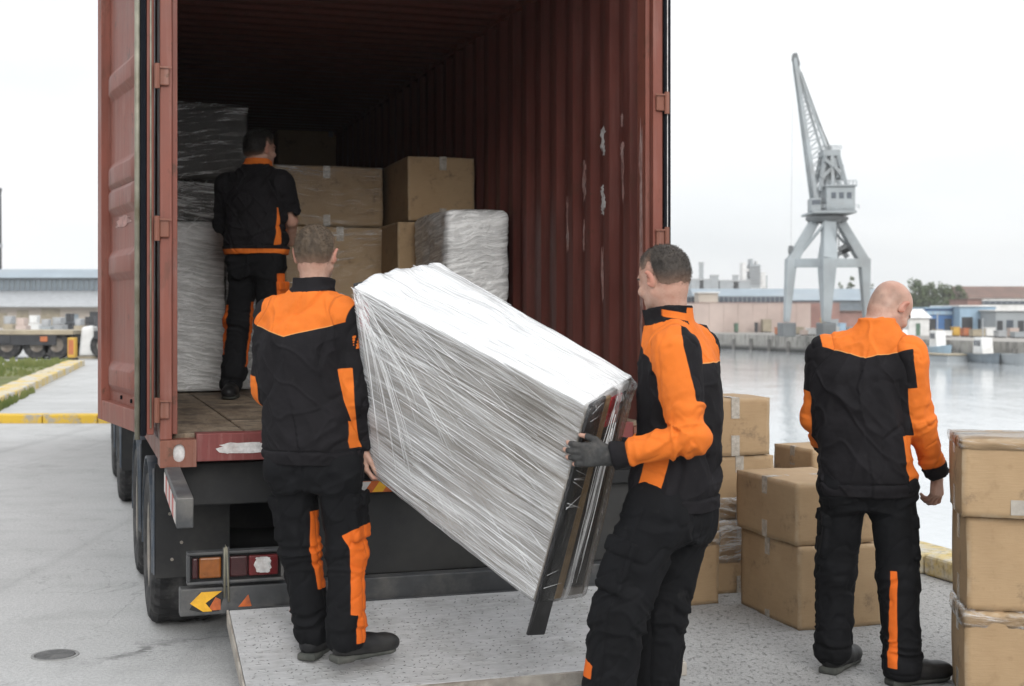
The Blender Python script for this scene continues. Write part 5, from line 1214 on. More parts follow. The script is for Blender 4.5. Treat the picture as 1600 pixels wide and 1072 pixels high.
# ------------------------------------------------------------------ trees
M_BARK = m_plain('tree bark', (.07, .055, .04), .9, 0, .3, 3, .3)
t = NT('tree leaves'); p = t.pos(); n = t.noise(.45, 3, .6, p); n2 = t.noise(3.5, 2, .6, p)
c = t.mix(t.rng(n, .35, .65), (.045, .075, .030), (.095, .125, .05)); c = t.mix(t.math('MULTIPLY', t.rng(n2, .4, .65), .5), c, (.12, .15, .065)); M_LEAF = t.done(t.bsdf(c, .8, spec=.25))
def tree(px, pyt, Z, wpx, label, seed):
    r_ = np.random.default_rng(seed); q = P(px, 0, Z); H_ = zz_(pyt, Z)-FBZ; Wd = wpx/FP*Z; r = root('broadleaf_tree', label, 'tree', (q.x, Z, FBZ), 0, 'trees on the far bank')
    tk = MB(); tk.tube([(0,0,0), (.1,0,H_*.3), (0,.1,H_*.6), (.1,0,H_*.85)], Wd*.045, 8, Wd*.015)
    for k in range(7): a = k*2.4; z0 = H_*(.3+.07*k); tk.tube([(.05,0,z0), (cos(a)*Wd*.2, sin(a)*Wd*.2, z0+H_*.1), (cos(a)*Wd*.36, sin(a)*Wd*.36, z0+H_*.16)], Wd*.02, 6, Wd*.006)
    tk.build('trunk', M_BARK, r, smooth=True)
    cl = []; 
    for k in range(44):
        a, b_ = r_.uniform(0, 2*pi), r_.uniform(.12, 1); rr = Wd*.5*sin(pi*min(1, b_*.85+.12))**.6*r_.uniform(.25, .85); cl.append((cos(a)*rr, sin(a)*rr, H_*b_*.95, Wd*r_.uniform(.10, .19)))
    cl = np.array(cl); idx = r_.integers(0, len(cl), 2600); d = r_.normal(0, 1, (2600, 3)); d /= np.linalg.norm(d, axis=1)[:,None]; ctr_ = cl[idx,:3]+d*(cl[idx,3]*r_.uniform(.55, 1.05, 2600))[:,None]
    u = r_.normal(0, 1, (2600, 3)); u /= np.linalg.norm(u, axis=1)[:,None]; v = np.cross(u, d); v /= np.linalg.norm(v, axis=1)[:,None]; sz = (Wd*.034*r_.uniform(.6, 1.4, 2600))[:,None]
    qv = np.stack([ctr_-u*sz, ctr_+v*sz*.7, ctr_+u*sz, ctr_-v*sz*.7], 1).reshape(-1, 3); link('crown', np_mesh('crown', qv, np.arange(len(qv)).reshape(-1, 4), False), M_LEAF, r)
for k, (px, pyt, Z, w_, lb) in enumerate(((1430,437,205,48,'round dark green tree just right of the bald head'), (1452,443,208,44,'second dark tree right of the bald head'), (1476,442,203,50,'broad bushy tree above the blue shed'), (1499,446,212,38,'rightmost dark tree above the red shed'), (1330,430,200,20,'slim pale tree seen through the right side of the crane portal'), (1312,440,205,22,'low tree seen between crane legs'), (1364,441,196,20,'low tree right of the crane portal'), (1548,452,330,30,'small far tree on the right skyline'), (1575,450,330,28,'far tree at the right edge of the skyline'))): tree(px, pyt, Z, w_, lb, 100+k)
# ------------------------------------------------------------------ cardboard boxes
t = NT('corrugated cardboard'); o = t.co(); oi = t.n('ShaderNodeObjectInfo').outputs['Random']
n = t.noise(3.2, 5, .6, t.mapv(loc=(0,0,0))); n2 = t.noise(16, 5, .65); ln = t.noise(60, 2, .5, t.mapv(scale=(.25, .25, 3.2))); fib = t.noise(160, 2)
c = t.mix(t.rng(n, .3, .7), (.36, .245, .138), (.43, .305, .178))
c = t.mix(t.math('MULTIPLY', t.rng(ln, .35, .65), .16), c, (.235, .15, .077))
c = t.mix(t.math('MULTIPLY', t.rng(n2, .58, .75), .35), c, (.20, .125, .065))
sm = t.rng(t.noise(5.5, 6, .75, t.mapv(loc=(4, 9, 2))), .57, .70)
c = t.mix(t.math('MULTIPLY', sm, .65), c, (.11, .08, .06))
ed = t.attr('edge'); c = t.mix(t.math('MULTIPLY', t.rng(ed, .0, .020, 1, 0), t.rng(n2, .42, .56, .0, .9)), c, (.47, .36, .24))
c = t.mix(t.math('MULTIPLY', oi, .28), c, (.235, .155, .085))
M_CARD = t.done(t.bsdf(c, .78, 0, t.bump(t.math('ADD', t.math('MULTIPLY', ln, .5), t.math('ADD', t.math('MULTIPLY', fib, .15), n2)), .28, .004), .3))
t = NT('clear parcel tape'); n = t.noise(40, 4, .6, t.mapv(scale=(1, 1, 1))); tr = t.n('ShaderNodeBsdfTransparent').outputs[0]
sh = t.bsdf((.50, .46, .40), .16, 0, t.bump(n, .8, .004), .7)
ms = t.n('ShaderNodeMixShader'); t.set(ms.inputs[0], t.rng(n, .3, .7, .42, .80)); t.t.links.new(tr, ms.inputs[1]); t.t.links.new(sh, ms.inputs[2])
M_TAPE = t.done(ms.outputs[0])
def film_mat(name, col=(.82,.83,.84), rough=.22, lo=.0, hi=1.0, qs=120, ss=2.0, bs=.9, dst=.35, gs=3, gq=5, ga=.5):
    """clear stretch film in overlapping layers: white streaks where it is bunched, see-through where it is taut"""
    t = NT(name); s = t.attr('fs'); q = t.attr('fq'); q2 = t.attr('fq2'); k = t.attr('fk'); d = t.attr('dens')
    a = t.noise(1, 4, .68, t.comb(t.math('MULTIPLY', s, ss), t.math('MULTIPLY', q, qs), k), dst)
    b = t.noise(1, 3, .6, t.comb(t.math('MULTIPLY', s, ss*1.7), t.math('MULTIPLY', q2, qs*.75), t.math('ADD', k, 4.7)), dst)
    g = t.noise(1, 4, .6, t.comb(t.math('MULTIPLY', s, gs), t.math('MULTIPLY', q, gq), t.math('ADD', k, 9)))
    st = t.math('MAXIMUM', t.rng(a, .46, .64), t.math('MULTIPLY', t.rng(b, .55, .70), .8))
    al = t.math('ADD', d, t.math('MULTIPLY', t.math('SUBTRACT', st, .42), .62)); al = t.math('ADD', al, t.math('MULTIPLY', t.math('SUBTRACT', g, .5), ga), clamp=True)
    al = t.rng(al, .0, 1.0, lo, hi)
    h = t.math('ADD', t.math('ADD', a, t.math('MULTIPLY', b, .8)), g)
    nb = t.bump(h, bs, .012)
    white = t.bsdf(col, rough, 0, nb, .6)
    tr = t.n('ShaderNodeBsdfTransparent').outputs[0]; gl = t.n('ShaderNodeBsdfGlossy'); gl.inputs['Roughness'].default_value = .12; t.set(gl.inputs['Normal'], nb); t.set(gl.inputs['Color'], (.9, .9, .9))
    lw = t.n('ShaderNodeFresnel'); lw.inputs[0].default_value = 1.4; t.set(lw.inputs['Normal'], nb)
    m0 = t.n('ShaderNodeMixShader'); t.set(m0.inputs[0], t.math('MULTIPLY', lw.outputs[0], .75)); t.t.links.new(tr, m0.inputs[1]); t.t.links.new(gl.outputs[0], m0.inputs[2])
    m1 = t.n('ShaderNodeMixShader'); t.set(m1.inputs[0], al); t.t.links.new(m0.outputs[0], m1.inputs[1]); t.t.links.new(white, m1.inputs[2])
    return t.done(m1.outputs[0])
M_FILM = film_mat('stretch film over cabinet', col=(.88,.89,.90), hi=.97, qs=230, ss=1.5, bs=.34, dst=.10, gs=1.6, gq=9, ga=1.1)
M_FILMB = film_mat('stretch film over load', col=(.80,.81,.81), rough=.2, qs=46, ss=4, bs=.9, dst=.22)
M_FILMC = film_mat('clear film on cartons', col=(.80,.81,.81), rough=.15, qs=40, ss=4, bs=.8, dst=.2, lo=-.05, hi=.85)

def cube_surface(nx, ny, nz):
    """points of a subdivided cube surface in [-1,1]^3, welded, with quads; also the face axis of each point"""
    key, vs, fs = {}, [], []
    def vid(p):
        k = tuple(round(a, 5) for a in p)
        if k not in key: key[k] = len(vs); vs.append(p)
        return key[k]
    N = (nx, ny, nz)
    for ax in range(3):
        b, c_ = [(1,2),(2,0),(0,1)][ax]
        for sg in (-1, 1):
            for i in range(N[b]):
                for j in range(N[c_]):
                    q = []
                    for di, dj in ((0,0),(1,0),(1,1),(0,1)):
                        p = [0,0,0]; p[ax] = sg; p[b] = -1+2*(i+di)/N[b]; p[c_] = -1+2*(j+dj)/N[c_]; q.append(vid(tuple(p)))
                    fs.append(q if sg > 0 else q[::-1])
    return np.array(vs), np.array(fs)
def soft_box(dx, dy, dz, r=.008, step=.03, bulge=.004, seed=0, dent=.003):
    nx, ny, nz = [max(4, int(a/step)) for a in (dx, dy, dz)]
    q, f = cube_surface(nx, ny, nz); hh = np.array([dx, dy, dz])/2
    p = q*hh; core = np.clip(p, -(hh-r), hh-r); d = p-core; L_ = np.linalg.norm(d, axis=1)[:,None]
    p = core+np.where(L_ > 0, d/np.maximum(L_, 1e-9)*r, 0)
    nrm = np.where(np.abs(q) > .9999, np.sign(q), 0); nrm = nrm/np.maximum(np.linalg.norm(nrm, axis=1), 1e-9)[:,None]
    mid = np.prod(np.where(np.abs(q) > .9999, 1, 1-q**2), axis=1)
    nz_ = fbm(p[:,0]*6+seed, p[:,1]*6, p[:,2]*6, seed, 2)
    p = p+nrm*(bulge*mid+dent*nz_)[:,None]
    ad = np.sort((1-np.abs(q))*hh, axis=1)[:,1]
    return p+[0, 0, dz/2], f, ad
NBOX = [0]
def carton(label, corner, w, d, h, rz, z=0.0, seam='y', group=None, parent=None, tape=True, film=None, at='fl', small=False):
    """a taped carton; corner = world point of its front left (fl) or front right (fr) bottom corner"""
    NBOX[0] += 1; sd = NBOX[0]
    ux = Vector((cos(rz), sin(rz), 0)); uy = Vector((-sin(rz), cos(rz), 0))
    c = Vector((corner[0], corner[1], z))+ux*(w/2 if at == 'fl' else -w/2)+uy*d/2
    r = root('cardboard_box', label, 'box', c, rz, group)
    p, f, ad = soft_box(w, d, h-.004, .007, .024, .004, sd*3.1, .0042)
    me = np_mesh('carton', p, f); attr(me, 'edge', ad); link('carton', me, M_CARD, r)
    e = .0045
    # the gap between the top flaps and the strip of tape that closes it, folded down both ends
    tw = .052; off = random.uniform(-.01, .01); dn = random.uniform(.085, .12)
    for zt, sg in ((h-.004, 1), (0, -1)):
        if not tape: continue
        m_ = MB(); zz = zt+e*sg if sg > 0 else zt
        if seam == 'y':
            if sg > 0: m_.box(off-tw/2, off+tw/2, -d/2-e, d/2+e, zt+.0015, zt+e)
            for ys in (-1, 1):
                a, b = sorted((ys*(d/2+.0025), ys*(d/2+e+.0012))); m_.box(off-tw/2, off+tw/2, a, b, *(sorted((zt+e*(sg > 0), zt-sg*dn))))
        else:
            if sg > 0: m_.box(-w/2-e, w/2+e, off-tw/2, off+tw/2, zt+.0015, zt+e)
            for xs_ in (-1, 1):
                a, b = sorted((xs_*(w/2+.0025), xs_*(w/2+e+.0012))); m_.box(a, b, off-tw/2, off+tw/2, *(sorted((zt+e*(sg > 0), zt-sg*dn))))
        m_.build('tape', M_TAPE, r)
    fl = MB()
    if seam == 'y': fl.box(off-.0015, off+.0015, -d/2, d/2, h-.0035, h-.0018)
    else: fl.box(-w/2, w/2, off-.0015, off+.0015, h-.0035, h-.0018)
    fl.build('flap_gap', M_CHAS, r)
    if film: film_wrap(r, w+.012, d+.012, h-.002, film, sd, M_FILMC)
    return r
def film_wrap(r, w, d, h, spec, seed, mat=None, step=.022):
    z0, z1, dens = spec
    p, f, ad = soft_box(w, d, (z1-z0)*h, r.get('corner', .016), step, .006, seed*1.7, .006)
    x, y, z = p.T; s = (np.arctan2(y/d, x/w)/pi)*1.2
    q = z+.012*fbm(s*5, z*5, s*0+seed, seed)+.12*s*(1 if seed % 2 else -1)
    p = p+np.sign(p*[1,1,0])*(.004*ridge(s*9, q*26, s*0+seed, seed))[:,None]*[1,1,0]
    p[:,2] += z0*h
    me = np_mesh('stretch_film', p, f)
    top = smooth01((z-(z1-z0)*h*.985)/.01)
    dn = np.full(len(z), dens)+.25*np.exp(-((z-(z1-z0)*h*.93)/.05)**2)+.12*np.exp(-(z/.05)**2)
    attr(me, 'fs', s); attr(me, 'fq', q); attr(me, 'fq2', z-.25*s+.05*fbm(s*5, z*7, s*0, seed+2)); attr(me, 'fk', np.full(len(z), seed*2.3)); attr(me, 'dens', dn)
    return link('stretch_film', me, mat or M_FILMB, r)
def gpt(px, py): q = Gd(px, py); return (q.x, q.y)
A16 = radians(16)
# three-box stack at the right edge of the picture
cz = (((1508-CXP)/FP*5.40), 5.40)
GQ = 'cardboard boxes waiting on the quay'
carton('bottom box of the tall stack at the bald man\'s hand, film over its top', cz, .52, .42, .385, radians(-11), 0, 'x', GQ, film=(.84, 1.012, -.02))
carton('middle box of the tall stack at the bald man\'s hand', (cz[0]+.014, cz[1]+.02), .50, .40, .378, radians(-10), .387, 'x', GQ)
ct_ = carton('top box of the tall stack that the bald man\'s hand touches', (cz[0]-.014, cz[1]-.005), .54, .42, .318, radians(-11.5), .767, 'x', GQ, film=(.86, 1.01, -.2))
M_STICK = m_plain('greyed paper label', (.34, .31, .27), .7, 0, .15, 30, .1)
MB().box(-.085, -.012, -.2152, -.2142, .012, .072).build('paper_label', M_STICK, ct_)
# two-box stack in the middle
bq = gpt(1248, 986)
cl_ = carton('large lower box of the two-box stack left of the bald man\'s legs', bq, .47, .655, .42, A16, 0, 'x', GQ)
cu_ = carton('upper box of the two-box stack left of the bald man\'s legs', (bq[0]-.012, bq[1]+.004), .455, .645, .312, A16+.025, .4235, 'x', GQ)
# stack behind it, its lowest box wrapped in film
sa = (1.085, 7.56); A18 = radians(18)
carton('film-wrapped bottom box of the three-box stack behind the gloved carrier', (sa[0]+.015, sa[1]+.01), .40, .44, .412, A18, 0, 'y', GQ, film=(.42, 1.012, .30))
carton('middle box of the three-box stack behind the gloved carrier', (sa[0]-.01, sa[1]), .45, .46, .362, A18+.02, .414, 'y', GQ, film=(-.0, .36, .10))
carton('top box of the three-box stack behind the gloved carrier', (sa[0]-.02, sa[1]-.01), .43, .44, .330, A18, .778, 'y', GQ)
lq = gpt(1123, 943)
carton('lower box standing just behind the gloved carrier\'s legs', lq, .40, .30, .395, A18, 0, 'y', GQ, at='fr', film=(.8, 1.01, .0))
carton('upper box standing just behind the gloved carrier\'s legs', (lq[0]+.006, lq[1]+.02), .38, .28, .285, A18, .397, 'y', GQ, at='fr')
rq = (1.765, 7.87)
carton('lower of the two boxes farthest back by the quay kerb', rq, .45, .46, .395, radians(19), 0, 'x', GQ)
carton('upper of the two boxes farthest back by the quay kerb', (rq[0], rq[1]+.01), .44, .45, .390, radians(19), .397, 'x', GQ)

# ------------------------------------------------------------------ cargo inside the container
def lx(px, Y):
    k = (px-CXP)/FP; x = (k*(C0.y+Y*V.y)-C0.x-Y*V.x)/(U.x-k*U.y); return x, C0.y+x*U.y+Y*V.y
def world(x, y, z=0): q = C0+U*x+V*y; return Vector((q.x, q.y, z))
def lz(py, Z): return HC-(py-CYP)/FP*Z
GC = 'cargo loaded inside the container'
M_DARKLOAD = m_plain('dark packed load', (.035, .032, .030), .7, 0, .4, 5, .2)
M_PALELOAD = m_plain('pale packed load', (.62, .62, .61), .7, 0, .15, 5, .2)
M_BROWNLOAD = m_plain('brown cardboard load', (.20, .14, .085), .75, 0, .2, 5, .2)
def load(label, px0, px1, pyt, zb, Y, depth, mat, dens, seed, x0=None, name='wrapped_pallet_load', cat='wrapped load', step=.026):
    xa, _ = lx(px0, Y); xb, Zb = lx(px1, Y)
    if x0 is not None: xa = x0
    zt = lz(pyt, Zb); w = xb-xa; h = zt-zb
    r = root(name, label, cat, world((xa+xb)/2, Y+depth/2, zb), TH, GC)
    if name == 'wrapped_panel_pack': r['corner'] = .055
    p, f, ad = soft_box(w-.03, depth-.03, h-.02, .06 if 'corner' in r else .02, .04, .012, seed, .006); me = np_mesh('packed_goods', p, f); link('packed_goods', me, mat, r)
    film_wrap(r, w, depth, h, (0, 1.0, dens), seed, step=step)
    return r, zt
_, zt1 = load('pale film-wrapped load on the container floor by the left wall', 268, 351, 347, ZF+.012, 3.3, 1.0, M_PALELOAD, .85, 3, .075)
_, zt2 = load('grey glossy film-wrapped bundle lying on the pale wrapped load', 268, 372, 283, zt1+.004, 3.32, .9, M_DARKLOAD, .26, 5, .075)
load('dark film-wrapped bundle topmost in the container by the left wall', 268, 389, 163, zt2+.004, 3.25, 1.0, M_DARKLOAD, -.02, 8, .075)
load('pale film-wrapped load behind the loader inside the container', 354, 424, 398, ZF+.012, 3.45, .8, M_PALELOAD, .75, 11)
load('tall narrow film-wrapped piece standing near the right container wall', 697, 797, 328, ZF+.012, 2.1, .86, m_plain('packed white board', (.62,.62,.62),   .6, 0, .1, 8, .1), .72, 14, name='wrapped_panel_pack', step=.02)
def inbox(label, px0, px1, pyt, pyb, Y, d, seam='y', film=None, zb=None, right=None, rz=0):
    xa, _ = lx(px0, Y); xb, Zb = lx(px1, Y); z0 = lz(pyb, Zb) if zb is None else zb; z1 = lz(pyt, Zb)
    return carton(label, world(xa, Y), xb-xa, d, z1-z0, TH+rz, z0, seam, GC, film=film), z1
_, q1 = inbox('bottom box of the stack right of the loader in the container', 448, 606, 480, 0, 3.56, .8, 'y', zb=ZF+.004)
_, q2 = inbox('middle box of the stack right of the loader, taped and filmed', 445, 618, 356, 0, 3.52, .8, 'y', (.0, 1.0, -.06), zb=q1+.003)
_, q3 = inbox('wide top box beside the loader with shiny film patches', 424, 598, 262, 0, 3.6, .8, 'y', (.0, 1.01, -.05), zb=q2+.003)
_, q4 = inbox('bottom box behind the tall wrapped piece in the container', 632, 728, 476, 0, 3.02, .8, 'y', zb=ZF+.004)
_, q5 = inbox('middle box behind the tall wrapped piece in the container', 622, 738, 348, 0, 3.0, .8, 'y', zb=q4+.003)
_, q6 = inbox('square clean box on top behind the tall wrapped piece', 638, 741, 247, 0, 2.98, .8, 'y', zb=q5+.003)
_, q7 = inbox('dim tall box at the back of the container', 434, 600, 203, 0, 8.6, .9, 'y', zb=ZF+.004)
x_, Z_ = lx(632, 5.9); zt = lz(222, Z_); rr = root('film_roll', 'pale upright roll in the dark behind the square box', 'roll', world(x_, 5.9, ZF+.004), TH, None)
MB().lathe([(.0, 0), (.10, 0), (.105, .01), (.105, zt-ZF-.02), (.095, zt-ZF-.004), (.04, zt-ZF-.004), (.038, zt-ZF-.03), (0, zt-ZF-.03)], n=32, ax='z').build('roll_body', M_PALELOAD, rr, smooth=True)

# ------------------------------------------------------------------ the wrapped cabinet the two men carry
cor = dict(A=P(550, 442, 5.38), B=P(925, 634, 4.75), C=P(838, 946, 5.02), D=P(579, 742, 5.58), E=P(684, 411, 5.66), F=P(994, 592, 5.0), G=P(915, 937, 5.27))
cor['H'] = cor['D']+cor['E']-cor['A']
CK = [np.array(cor[k]) for k in 'ABCDEFGH']; cab0 = sum(CK)/8; cab0[2] = CK[2][2]
def tri(s, t, w_):
    s, t, w_ = [np.asarray(a, float)[..., None] for a in (s, t, w_)]
    A_, B_, C_, D_, E_, F_, G_, H_ = [c-cab0 for c in CK]
    near = (A_*(1-s)+B_*s)*(1-t)+(D_*(1-s)+C_*s)*t; far = (E_*(1-s)+F_*s)*(1-t)+(H_*(1-s)+G_*s)*t
    return near*(1-w_)+far*w_
cab = root('wrapped_cabinet', 'long cabinet wrapped in stretch film carried tilted between two workers', 'cabinet', tuple(cab0))
def pbox(m_, s0, s1, t0, t1, w0, w1):
    return m_.hexa([tuple(tri(s, t_, w_)) for w_, t_ in ((w0, t1), (w1, t1)) for s in ((s0, s1) if w_ == w0 else (s1, s0))]+[tuple(tri(s, t_, w_)) for w_, t_ in ((w0, t0), (w1, t0)) for s in ((s0, s1) if w_ == w0 else (s1, s0))])
M_PANEL = m_plain('grey brown veneer', (.33, .30, .268), .5, 0, .25, 5, .15, .4, (.11, .085, .065), .6)
M_POST = m_plain('black cabinet post', (.018, .018, .019), .45, 0, .3, 16, .2, .5, (.08, .08, .08), .4)
M_FOAM = m_plain('white foam sheet', (.66, .66, .66), .7, 0, .05, 12, .2)
M_ENDP = m_plain('dark cabinet end', (.022, .016, .012), .5, 0, .4, 6, .2)
M_STRIP = m_plain('tan edge strip', (.30, .20, .10), .6, 0, .25, 14, .2)
M_REDLB = m_plain('red packing label', (.50, .035, .045), .5, 0, .15, 20, .1)
pbox(MB(), .012, .985, .012, .985, .012, .05).build('side_panel', M_PANEL, cab, .004)
pbox(MB(), .012, .985, .012, .985, .95, .985).build('side_panel', M_PANEL, cab, .004)
pbox(MB(), .012, .985, .95, .985, .055, .945).build('bottom_panel', M_PANEL, cab, .004)
pbox(MB(), .012, .985, .012, .05, .055, .945).build('top_panel', M_FOAM, cab, .004)
pbox(MB(), .955, .982, .055, .945, .06, .94).build('end_panel', M_ENDP, cab, .004)
pbox(MB(), .016, .04, .055, .945, .06, .94).build('end_panel', M_PANEL, cab, .004)
pbox(MB(), .986, .999, .0, 1.165, .0, .34).build('post', M_POST, cab, .006)
pbox(MB(), .984, .994, .02, .985, .35, .50).build('edge_strip', M_STRIP, cab, .004)
pbox(MB(), .002, .02, .0, 1.0, .0, .2).build('post', M_POST, cab, .006)
pbox(MB(), .983, .993, .04, .17, .52, .78).build('packing_label', M_REDLB, cab, .004)
pbox(MB(), .022, .07, .06, .22, -.004, .006).build('packing_label', M_REDLB, cab, .002)
q, f = cube_surface(150, 30, 110)
nq = (np.abs(q)**30).sum(1)**(1/30); qq = q/nq[:,None]
s_, w_, t_ = (qq[:,0]+1)/2, (qq[:,1]+1)/2, (1-qq[:,2])/2
pos = tri(s_, t_, w_); ctr_ = tri(.5, .5, .5)
nrm = normals(pos, f); near = smooth01((-q[:,1]-.97)/.03); top = smooth01((q[:,2]-.97)/.03); end = smooth01((q[:,0]-.97)/.03); lend = smooth01((-q[:,0]-.97)/.03)
wr = ridge(s_*5, t_*34+2*fbm(s_*3, t_*4, w_, 71), w_*9, 70)*.0008+.0022*fbm(s_*7, t_*7, w_*5, 73)
loose = np.exp(-((s_)/.05)**2)*np.exp(-(t_/.10)**2)
wr = wr+.014*loose*.7*(1+fbm(s_*40, t_*30, w_*20, 75))+top*(.010*np.sin(pi*np.clip(w_, 0, 1))+.004*fbm(s_*6, w_*4, s_*0, 77))
wr = wr+.010*np.exp(-((s_-1)/.03)**2)*np.exp(-(t_/.08)**2)*(1+fbm(s_*50, t_*40, w_*12, 78))
belly = -.0*near*np.sin(pi*np.clip(s_, 0, 1))*np.exp(-((t_-.45)/.25)**2)
pos = pos+nrm*(.007+wr+belly)[:,None]
me = np_mesh('stretch_film', pos, f)
qa = np.where(near > .5, t_+.007*fbm(s_*4, t_*5, s_*0, 81)-.10*s_*(1-t_), np.where(top > .5, w_*.42+.02*fbm(s_*5, w_*3, s_*0, 82), np.where(end > .5, (s_*0+w_*.45+.06*t_), w_*.4+t_*.1)))
sa_ = np.where(end > .5, t_*.8+w_*.1, s_*1.25)
qb = np.where(near > .5, .55*t_/(s_+.22), qa*1.1+.1*sa_)
dens = .40+.0*s_; dens = np.where(near > .5, .30+.08*smooth01((t_-.55)/.3)-.04*np.exp(-((s_-.55)/.3)**2-((t_-.34)/.2)**2)+.16*(1-smooth01(s_/.16))*(1-.4*t_), dens)
dens = np.where(top > .5, .80, dens); dens = np.where(end > .5, -.16+.62*np.exp(-((w_-.60-.06*np.sin(t_*5))/.07)**2)+.25*np.exp(-(t_/.07)**2), dens)
dens = dens+.45*np.exp(-(t_/.025)**2)*(near > .5)
attr(me, 'fs', sa_); attr(me, 'fq', qa); attr(me, 'fq2', qb); attr(me, 'fk', np.where(near > .5, 0, np.where(top > .5, 20, 40.))); attr(me, 'dens', dens)
link('stretch_film', me, M_FILM, cab)

# bunched folds and strands of the film, running along the load and fanning out of its upper corner
M_FOLD = m_plain('bunched stretch film', (.86, .87, .88), .18, 0, .05, 40, .2, .7)
fo = MB(); rf = random.Random(9)
def strand(pts, r): fo.tube([tuple(p) for p in pts], r, 4, r*.6)
def facept(s, t, w_, out):
    p = tri(s, t, w_); c_ = tri(.5, .5, .5); e = 1e-3
    if w_ <= .001: n_ = np.cross(tri(s+e, t, w_)-p, tri(s, t+e, w_)-p)
    elif t <= .001: n_ = np.cross(tri(s, t, w_+e)-p, tri(s+e, t, w_)-p)
    else: n_ = np.cross(tri(s, t+e, w_)-p, tri(s, t, w_+e)-p)
    n_ = n_/np.linalg.norm(n_); n_ = n_ if n_@(p-c_) > 0 else -n_
    return p+n_*out
for k in range(80):
    t0 = rf.uniform(.03, .98); s0 = rf.uniform(.0, .75); ln_ = rf.uniform(.12, .5); sl_ = rf.uniform(-.02, .10)*(1-t0)+rf.uniform(-.02, .02); b_ = rf.uniform(-.006, .006)
    strand([facept(min(.985, s0+ln_*f), min(.985, max(.015, t0+sl_*f+b_*sin(pi*f))), 0, .0095) for f in np.linspace(0, 1, 8)], rf.uniform(.0004, .0011))
for k in range(38):
    s0, t0 = rf.uniform(.0, .05), rf.uniform(.01, .16); s1, t1 = rf.uniform(.06, .55), 0; t1 = min(.97, t0+rf.uniform(.25, .9)*(1.1-s1)); b_ = rf.uniform(.0, .09)
    strand([facept(s0+(s1-s0)*f, min(.98, t0+(t1-t0)*f-b_*sin(pi*f)), 0, .0095) for f in np.linspace(0, 1, 9)], rf.uniform(.0005, .0012))
for k in range(12):
    t0 = rf.uniform(.02, .95); w1 = rf.uniform(.18, .4); d_ = rf.uniform(-.05, .06)
    strand([facept(.999, min(.98, max(.01, t0+d_*f)), .005+w1*f, .011) for f in np.linspace(0, 1, 5)], rf.uniform(.0004, .0008))
for k in range(12):
    w0 = rf.uniform(.50, .66); t0 = rf.uniform(.0, .3); t1 = rf.uniform(.5, .97); d_ = rf.uniform(-.08, .08)
    strand([facept(.999, t0+(t1-t0)*f, w0+d_*sin(pi*f*.8), .012) for f in np.linspace(0, 1, 7)], rf.uniform(.0006, .0014))
for k in range(24):
    w0 = rf.uniform(.05, .95); s0 = rf.uniform(.0, .7); ln_ = rf.uniform(.1, .4)
    strand([facept(s0+ln_*f, 0, min(.98, max(.02, w0+rf.uniform(-.01, .01))), .019) for f in np.linspace(0, 1, 6)], rf.uniform(.0008, .0016))
tag(fo.build('film_folds', M_FOLD, cab, smooth=True), kind='stuff')
# ------------------------------------------------------------------ the four workers
BLACK = (.0085, .0078, .0092); ORANGE = (.64, .150, .016)
M_JACKET = cloth_mat('black and orange work jacket cloth', BLACK, ORANGE)
M_TROUSER = cloth_mat('black and orange work trouser cloth', (.0048, .0050, .0060), (.62, .12, .010))
HAIR_FAIR = hair_mat('short fair brown hair', (.055, .038, .024), (.145, .103, .068))
HAIR_DARK = hair_mat('short dark grey brown hair', (.028, .022, .018), (.085, .07, .058))
HAIR_BLACK = hair_mat('short black hair', (.008, .007, .006), (.022, .018, .015))
mn, mxm = np.minimum, np.maximum
def px_joints(px0, py0, sc, d):
    return {k: ((x-px0)/sc, dy, (py0-y)/sc) for k, (x, y, dy) in d.items()}

# carrier at the left end of the cabinet, back to the camera
RAMP_FAR, RAMP_NEAR = .265, .06
def z1(c):
    yoke = c['z']-(1.352+.26*np.abs(c['xl']+.005)); yoke = mn(yoke, .040-c['aR']); yoke = mn(yoke, .026-c['aL'])
    yoke = mn(yoke, -c['col']-.001)
    r = c['off']['R']; cuffR = 1.93-c['t']['R']
    sl = mn(mn((c['t']['R']-.62)*.25, .004-r[:,0]-.012*(c['t']['R']-1)), mn(c['aR'], cuffR*.3))
    ll = c['off']['L']; sL = mn(mn((c['t']['L']-.80)*.25, (1.9-c['t']['L'])*.25), c['aL'])
    # orange side panel low on the right, and a column of lettering on the upper sleeve
    side = mn(mn(c['xl']-.178, .21-c['xl']), mn(mn(1.01-c['z'], c['z']-.90), -c['aR']))
    tt = (c['t']['R']-.22)/.17; aa = -r[:,1]*14+.0; g = np.floor(tt*5)
    glyph = mn(mn(mn(tt, 1-tt)*.05, .012-np.abs(r[:,0]-.034)), c['aR']); bar = np.abs(((tt*5) % 1)-.5)-.34
    glyph = mn(glyph, np.where((np.sin(g*7.3+r[:,0]*260) > -.35), .004, -.004)); glyph = mn(glyph, -bar*.02)
    orange_in = mn(c['col'], .0)
    z = mxm(mxm(mxm(yoke, sl), mxm(sL, side)), glyph)
    return z, (np.abs(yoke) < .012)*(c['yl'] < .03)*(mxm(c['aL'], c['aR']) < .0)*(c['col'] < -.01)*1.0
def zl1(c):
    R_ = ~c['isL']; z = c['z']
    w = .012-.045*smooth01((z-.46)/.1)
    pR = mn(mn(c['ox']-np.where(z > .22, .026-.030*smooth01((z-.48)/.08), .050), .56-z+.5*(c['xl']-.05)), z-.10)
    pL = mn(mn(c['ox']-.052-.010*smooth01((z-.5)/.12), .63-z), z-.30)
    pL2 = mn(mn(-c['ox']-.072, .22-z), z-.13)
    return np.where(R_, pR, mxm(pL, pL2))
